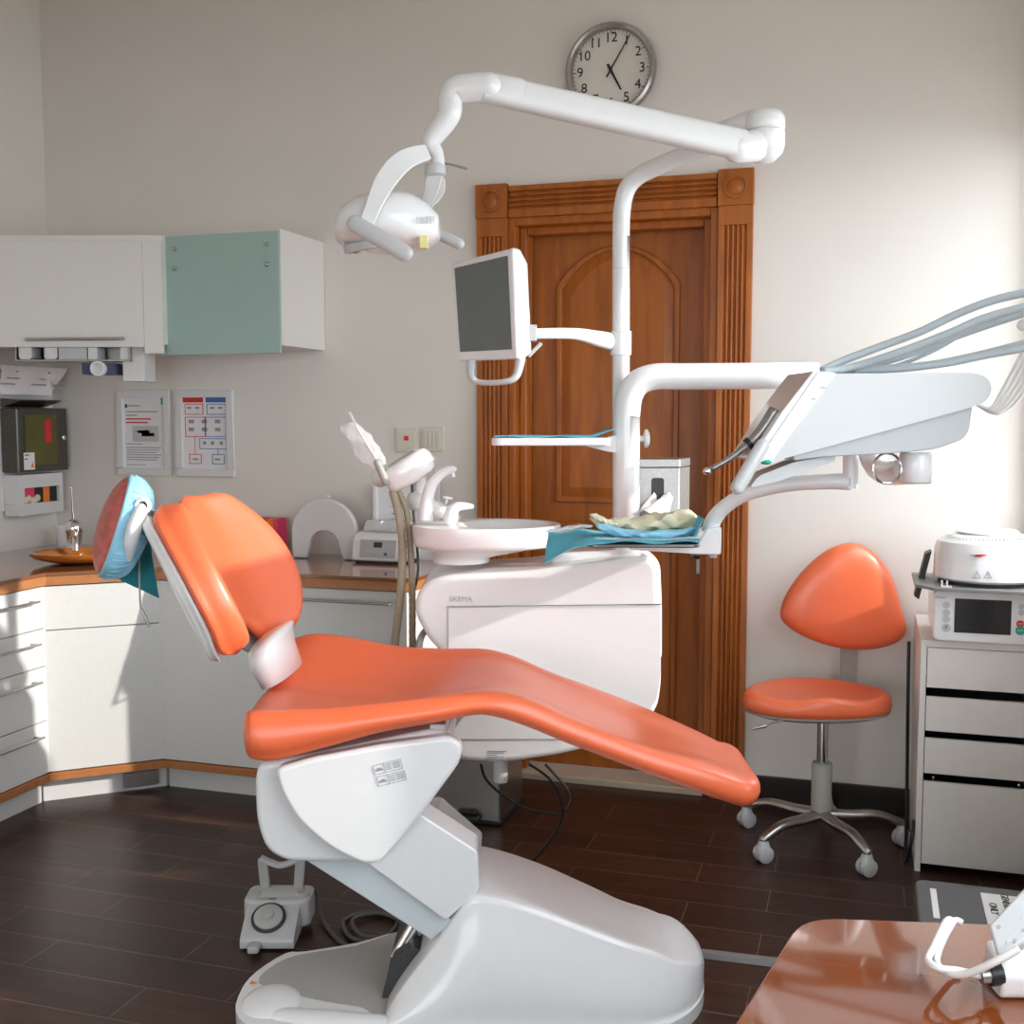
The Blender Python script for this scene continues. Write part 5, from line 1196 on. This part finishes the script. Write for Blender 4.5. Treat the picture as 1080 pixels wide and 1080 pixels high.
for xx in (X0+.026, X1-.026): add('side_button', MB().lathe([(.019, 0), (.019, .006), (.015, .010), (.0005, .010)], (xx, dK+.135, .100), n=18), 'gry', t, frame=E)
for xx, sg in ((X0+.050, 1), (X1-.045, -1)):
    add('handle_post', MB().rings([[Vector((xx-.014+o, dK+.165, z)), Vector((xx+.014+o, dK+.165, z)), Vector((xx+.014+o, dK+.185, z)), Vector((xx-.014+o, dK+.185, z))] for z, o in ((.09, 0), (.19, -.008*sg))]), 'gry', t, frame=E, bevel=.004)
add('carry_handle', MB().tube([(X0+.035, dK+.175, .192), (X0+.065, dK+.175, .178), (cxm+.01, dK+.175, .170), (X1-.065, dK+.175, .178), (X1-.035, dK+.175, .192)], .012, 12, k=5, flat=(.7, 1.3)), 'lgry', t, frame=E, ang=60)
cab = [qz(318, 948, .05), qz(333, 940, .06), qz(337, 960, .02), qz(350, 985, .006), qz(375, 1000, .006), qz(410, 985, .006), qz(418, 968, .006), qz(385, 962, .006), qz(362, 972, .006), qz(372, 990, .008), qz(405, 992, .012), qz(425, 975, .014), qz(400, 963, .012), qz(372, 970, .012), qz(385, 988, .016), qz(425, 985, .02)]
cb_ = add('pedal_cable', MB().tube(cab, .006, 8, k=8), 'gcab', frame=E, label='coiled dark cable on the floor between foot control and chair base', cat='cable')
# cables under the unit
for i, (pts, lab) in enumerate((([(507, 806), (515, 825), (545, 848), (585, 858), (600, 848), (598, 832), (575, 806)], 'black cable looping under the spittoon cabinet'), ([(558, 806), (580, 822), (592, 845), (590, 870), (565, 905), (540, 925)], 'black cable hanging from the spittoon cabinet down to the floor'))):
    add('black_cable', MB().tube([q(x, y, dU+.15+.05*(k/6)) for k, (x, y) in enumerate(pts)], .0042, 8, k=8), 'blk', frame=E, label=lab, cat='cable')
# floor cable duct
a, c = qz(700, 1003, 0), qz(860, 1022, 0)
dv_ = (c-a).normalized(); sd = Vector((-dv_.y, dv_.x, 0))*.020
a = a-dv_*.25; c = c+dv_*.45
add('cable_duct', MB().rings([[p_-sd, p_-sd*.6+Vector((0, 0, .014)), p_+sd*.6+Vector((0, 0, .014)), p_+sd] for p_ in (a, c)]), 'plateg', frame=E, bevel=.002, label='grey cable duct strip across the floor right of the chair base', cat='cable duct')
# ================================================================ STOOL
sb0 = q(866, 850, 3.77)
sx0 = sb0.x; sy0 = 3.77
t = thing('operator_stool', 'orange operator stool with triangular backrest and five castors', 'stool', (sx0, sy0, 0), E)
zs = q(860, 748, sy0).z
hub = Vector((sx0, sy0, 0))
ang5 = [rad(-112), rad(-40), rad(32), rad(104), rad(-184)]
tgt = [qz(797, 918, 0.0), qz(912, 930, 0.0), None, None, qz(781, 880, 0)]
ang5 = [math.atan2(tgt[0].y-sy0, tgt[0].x-sx0), math.atan2(tgt[1].y-sy0, tgt[1].x-sx0)]
a0_ = (ang5[0]+ang5[1]+math.tau/5)/2-math.tau/10
a0_ = (ang5[0]+ang5[1]-math.tau/5)/2
RB = .275
z_h = q(866, 858, sy0).z
for k in range(5):
    a = a0_+k*math.tau/5; u = Vector((math.cos(a), math.sin(a), 0)); e = hub+u*RB
    P = [hub+Vector((0, 0, z_h)), hub+u*.09+Vector((0, 0, z_h-.004)), hub+u*.19+Vector((0, 0, .105)), e+Vector((0, 0, .078))]
    lg = add('base_leg', MB().tube(P, [.026, .022, .019, .016], 14, k=6, rnd=True, flat=(.8, 1.05)), 'alu', t, frame=E, ang=180)
    v = Vector((-u.y, u.x, 0)); off = e+Vector((.0, 0, .028))
    cdir = Vector((.9, -.43, 0)).normalized() if k != 1 else Vector((.75, -.66, 0)).normalized()
    cs = add('castor', MB().lathe([(.0005, -.024), (.022, -.024), (.028, -.020), (.028, -.004), (.022, -.003), (.022, .003), (.028, .004), (.028, .020), (.022, .024), (.0005, .024)], off, (.35, -.93, 0) , 24), 'lgry', lg, frame=E, ang=50)
    add('castor_hood', MB().tube([e+Vector((0, 0, .078)), e+Vector((0, 0, .045))], [.014, .024], 14), 'lgry', cs, frame=E)
add('column_sleeve', MB().lathe([(.034, 0), (.034, .175), (.032, .178), (.02, .178)], hub+Vector((0, 0, z_h)), n=24), 'stoolg', t, frame=E, ang=50)
add('gas_column', MB().lathe([(.019, 0), (.019, zs-z_h-.20)], hub+Vector((0, 0, z_h+.17)), n=20), 'chr', t, frame=E)
add('seat_mount', MB().lathe([(.03, 0), (.038, .012), (.036, .03)], hub+Vector((0, 0, zs-.035)), n=20), 'stoolg', t, frame=E)
# seat cushion: rounded triangle, raised rim with front dip
xsl, xsr = q(783, 730, sy0).x, q(936, 730, sy0).x
hw_ = (xsr-xsl)/2; cxs = (xsl+xsr)/2
def stool_outline(k, z, dyz=0, N=48):
    out = []
    for i in range(N):
        a = math.tau*i/N; r = 1+.05*math.cos(3*(a-rad(90)))
        out.append(Vector((cxs+hw_*k*r*math.cos(a), sy0+.0+.185*k*r*math.sin(a), z)))
    return out
zpan = zs
add('seat_pan', MB().rings([stool_outline(.86, zpan-.008), stool_outline(.97, zpan+.002), stool_outline(.985, zpan+.010)]), 'stoolg', t, frame=E)
def cush(k, z):
    o = stool_outline(k, z)
    for p in o:
        dx, dy = (p.x-cxs)/hw_, (p.y-sy0)/.185
        rr_ = math.hypot(dx, dy)
        if z > zpan+.03: p.z += .014*max(0, rr_)**2*(.5+.6*dx*-1*0)+.012*math.exp(-(dx/.35)**2)*max(0, -dy)-.012*math.exp(-((abs(dx)-.55)/.3)**2)*max(0, -dy)
    return o
ztop = q(860, 712, sy0+.12).z
hcush = .062
add('seat_cushion', MB().rings([cush(.95, zpan+.008), cush(.99, zpan+.014), cush(1.0, zpan+.03), cush(.985, zpan+.048), cush(.94, zpan+.06), cush(.86, zpan+.064), cush(.7, zpan+.058), cush(.45, zpan+.054), cush(.2, zpan+.053), cush(.02, zpan+.053)]), 'org', t, frame=E, ang=180)
# back
yb_ = sy0+.20
bo = px2([(902, 573), (924, 584), (942, 608), (953, 640), (959, 664), (953, 676), (936, 683), (910, 686), (880, 683), (850, 673), (830, 660), (826, 646), (834, 624), (852, 599), (876, 579)], yb_)
bo = [(p.x, p.y) for p in catmull([Vector((a, c_, 0)) for a, c_ in bo], 5, closed=True)]
cxb = sum(p[0] for p in bo)/len(bo); czb = sum(p[1] for p in bo)/len(bo)
def bk_ring(k, y): return [Vector((cxb+(x-cxb)*k, y+.6*((x-cxb)*k)**2, czb+(z-czb)*k)) for x, z in bo]
add('back_cushion', MB().rings([bk_ring(.02, yb_-.036), bk_ring(.25, yb_-.036), bk_ring(.5, yb_-.0355), bk_ring(.7, yb_-.034), bk_ring(.84, yb_-.029), bk_ring(.93, yb_-.021), bk_ring(.98, yb_-.008), bk_ring(1.0, yb_+.01), bk_ring(.985, yb_+.024), bk_ring(.95, yb_+.03), bk_ring(.05, yb_+.034)]), 'org', t, frame=E, ang=180)
xbk = q(896, 700, yb_+.03).x
add('back_stem', MB().rings([[Vector((xbk-.03, y, z)), Vector((xbk+.03, y, z)), Vector((xbk+.03, y+.012, z)), Vector((xbk-.03, y+.012, z))] for y, z in ((sy0+.05, zs-.018), (sy0+.20, zs-.018), (sy0+.236, zs+.03), (sy0+.238, zs+.30))]), 'stoolg', t, frame=E, bevel=.003)
lv = [q(848, 751, sy0-.10), q(838, 757, sy0-.13), q(815, 762, sy0-.16), q(793, 769, sy0-.18)]
add('height_lever', MB().tube(lv, .0035, 8, k=4, rnd=True).tube([lv[3]+Vector((.045, .01, .007)), lv[3]], [.006, .004], 10, rnd=True), 'alu', t, frame=E)
# ================================================================ FOREGROUND DESK
zd = .72
def dsk(px_, py_): return qz(px_, py_, zd)
c1 = dsk(846, 967); c2 = dsk(1090, 976); c3 = dsk(770, 1088)
ddx = (c2-c1).normalized(); ddy = (c3-c1).normalized()
P = [c1, c1+ddx*.52, c1+ddx*.52+ddy*1.15, c1+ddy*1.15]
t = thing('glass_desk', 'glossy amber glass desk top in the lower right foreground', 'desk', (c1+ddx*.2+ddy*.4)-Vector((0, 0, zd)), E)
poly = fillet([(p_.x, p_.y) for p_ in P], [.06, .01, .03, .03], 8)
add('glass_top', MB().prism(poly, zd-.012, zd, 'z'), 'amber', t, frame=E, bevel=.003)
cn = sum((p_ for p_ in P), Vector())/4
for p_ in P:
    l_ = cn+(p_-cn)*.82; add('leg', MB().tube([(l_.x, l_.y, 0), (l_.x, l_.y, zd-.012)], .018, 16), 'alu', t, frame=E)
# device on the desk (scaler unit)
e0_ = qz(1060, 1056, zd)
t = thing('tabletop_device', 'white tabletop device with sloping keypad at the right edge of the desk', 'device', e0_, E)
y0_ = e0_.y; x0_ = e0_.x-.006
pf = fillet([(y0_, zd+.001), (y0_-.004, zd+.035), (y0_+.05, zd+.06), (y0_+.06, zd+.001)], .010)
add('body', MB().prism(pf, x0_, x0_+.13, 'x'), 'wht', t, frame=E, bevel=.006, seg=3)
kp = [q(1043, 978, y0_+.02), q(1090, 928, y0_+.045), q(1098, 985, y0_-.0), q(1053, 1014, y0_-.02)]
nk = (kp[1]-kp[0]).cross(kp[3]-kp[0]).normalized()
if nk.y > 0: nk = -nk
k2 = add('keypad', MB().rings([[p_+nk*.006 for p_ in kp], [p_-nk*.012 for p_ in kp]]), 'lgry', t, frame=E, bevel=.005, seg=3)
for u, v_ in ((.18, .3), (.22, .75), (.42, .3), (.45, .6), (.42, .85), (.60, .5), (.62, .75), (.78, .3)):
    p_ = (kp[0]*(1-u)+kp[1]*u)*(1-v_)+(kp[3]*(1-u)+kp[2]*u)*v_
    add('key', MB().lathe([(.003, .005), (.003, .0068), (.0005, .0068)], p_, nk, 10), 'gry', k2, frame=E)
pg = q(1030, 1030, y0_-.0)
add('cable_plug', MB().tube([q(1034, 1029, y0_+.01), q(1044, 1028, y0_+.01)], .011, 16), 'alu', t, frame=E)
add('plug_collar', MB().tube([q(1043, 1028, y0_+.01), q(1056, 1027, y0_+.01)], .014, 16), 'blk', t, frame=E)
P = [q(1060, 1008, y0_-.035), q(1035, 1022, y0_-.02), q(1010, 1027, y0_-.01), q(990, 1018, y0_+.03), q(990, 995, y0_+.07), q(1003, 975, y0_+.12), q(1013, 974, y0_+.12), q(1008, 982, y0_+.1), q(992, 1005, y0_+.06), q(984, 1018, y0_+.03), (q(995, 1023, y0_+.01)), q(1034, 1028, y0_+.01)]
P = [q(1075, 1000, y0_-.035), q(1050, 1014, y0_-.03), q(1020, 1027, y0_-.01), q(1000, 1026, y0_+.01), q(988, 1015, y0_+.04), q(993, 995, y0_+.08), q(1006, 972, y0_+.13), q(1015, 974, y0_+.13)]
add('white_cable', MB().tube(P, .0048, 10, k=8), 'whose', frame=E, ang=180, label='white coiled device cable on the amber desk', cat='cable')
P = [q(1005, 972, y0_+.13), (q(998, 972, y0_+.12)), q(984, 1000, y0_+.06), q(979, 1013, y0_+.03), q(990, 1021, y0_+.01), q(1012, 1024, y0_+.01), q(1034, 1029, y0_+.01)]
add('cable_loop', MB().tube(P, .0048, 10, k=8), 'whose', t, frame=E, ang=180)
# ================================================================ OUTSIDE + LIGHT
struct('ground_outside', MB().box(XR+.4, 12, -8, 10, -.5, -.4).box(-10, 12, -12, YF_-.5, -.5, -.4), 'ground')
sun = bpy.data.lights.new('sun', 'SUN'); sun.energy = 3.2; sun.angle = rad(.8); sun.color = (1, .95, .88)
so = bpy.data.objects.new('sun', sun); C.objects.link(so)
so.rotation_euler = Vector((-.93, -.07, -.36)).to_track_quat('-Z', 'Y').to_euler()
wd_ = bpy.data.worlds.new('sky'); bpy.context.scene.world = wd_; wd_.use_nodes = True
nt = wd_.node_tree; bg = nt.nodes['Background']
bg.inputs['Color'].default_value = (.87, .935, 1.0, 1); bg.inputs['Strength'].default_value = 4.2
def portal(nm, loc, rot, sx_, sy_):
    l = bpy.data.lights.new(nm, 'AREA'); l.shape = 'RECTANGLE'; l.size = sx_; l.size_y = sy_; l.cycles.is_portal = True
    o = bpy.data.objects.new(nm, l); C.objects.link(o); o.location = loc; o.rotation_euler = rot
portal('window_portal_right', (XR+.13, (WY0+PY0)/2, (WZ0+WZ1)/2), (0, rad(90), 0), WZ1-WZ0, PY0-WY0)
portal('window_portal_middle', (XR+.13, (PY0+PY1)/2, (PZ+WZ1)/2), (0, rad(90), 0), WZ1-PZ, PY1-PY0)
portal('window_portal_corner', (XR+.13, (PY1+WY1)/2, (WZ0+WZ1)/2), (0, rad(90), 0), WZ1-WZ0, WY1-PY1)
portal('fill_window_portal', ((BX0+BX1)/2, YF_-.13, (BZ0+BZ1)/2), (rad(90), 0, 0), BX1-BX0, BZ1-BZ0)
# ================================================================ CAMERA
cd = bpy.data.cameras.new('camera'); cam = bpy.data.objects.new('camera', cd); C.objects.link(cam)
cd.sensor_width = 36; cd.lens = 36*F/1080; cam.location = (0, 0, H)
cam.rotation_euler = (rad(90)-TILT, 0, YAW)
cd.clip_start = .05
sc_n = bpy.context.scene; sc_n.camera = cam
vs = sc_n.view_settings; vs.view_transform = 'Standard'; vs.look = 'None'; vs.gamma = 1; vs.use_curve_mapping = False; vs.exposure = 0.45
sc_n.cycles.max_bounces = 10; sc_n.cycles.diffuse_bounces = 6; sc_n.cycles.glossy_bounces = 5; sc_n.cycles.transparent_max_bounces = 8
sc_n.cycles.sample_clamp_indirect = 6; sc_n.cycles.caustics_reflective = False; sc_n.cycles.caustics_refractive = False
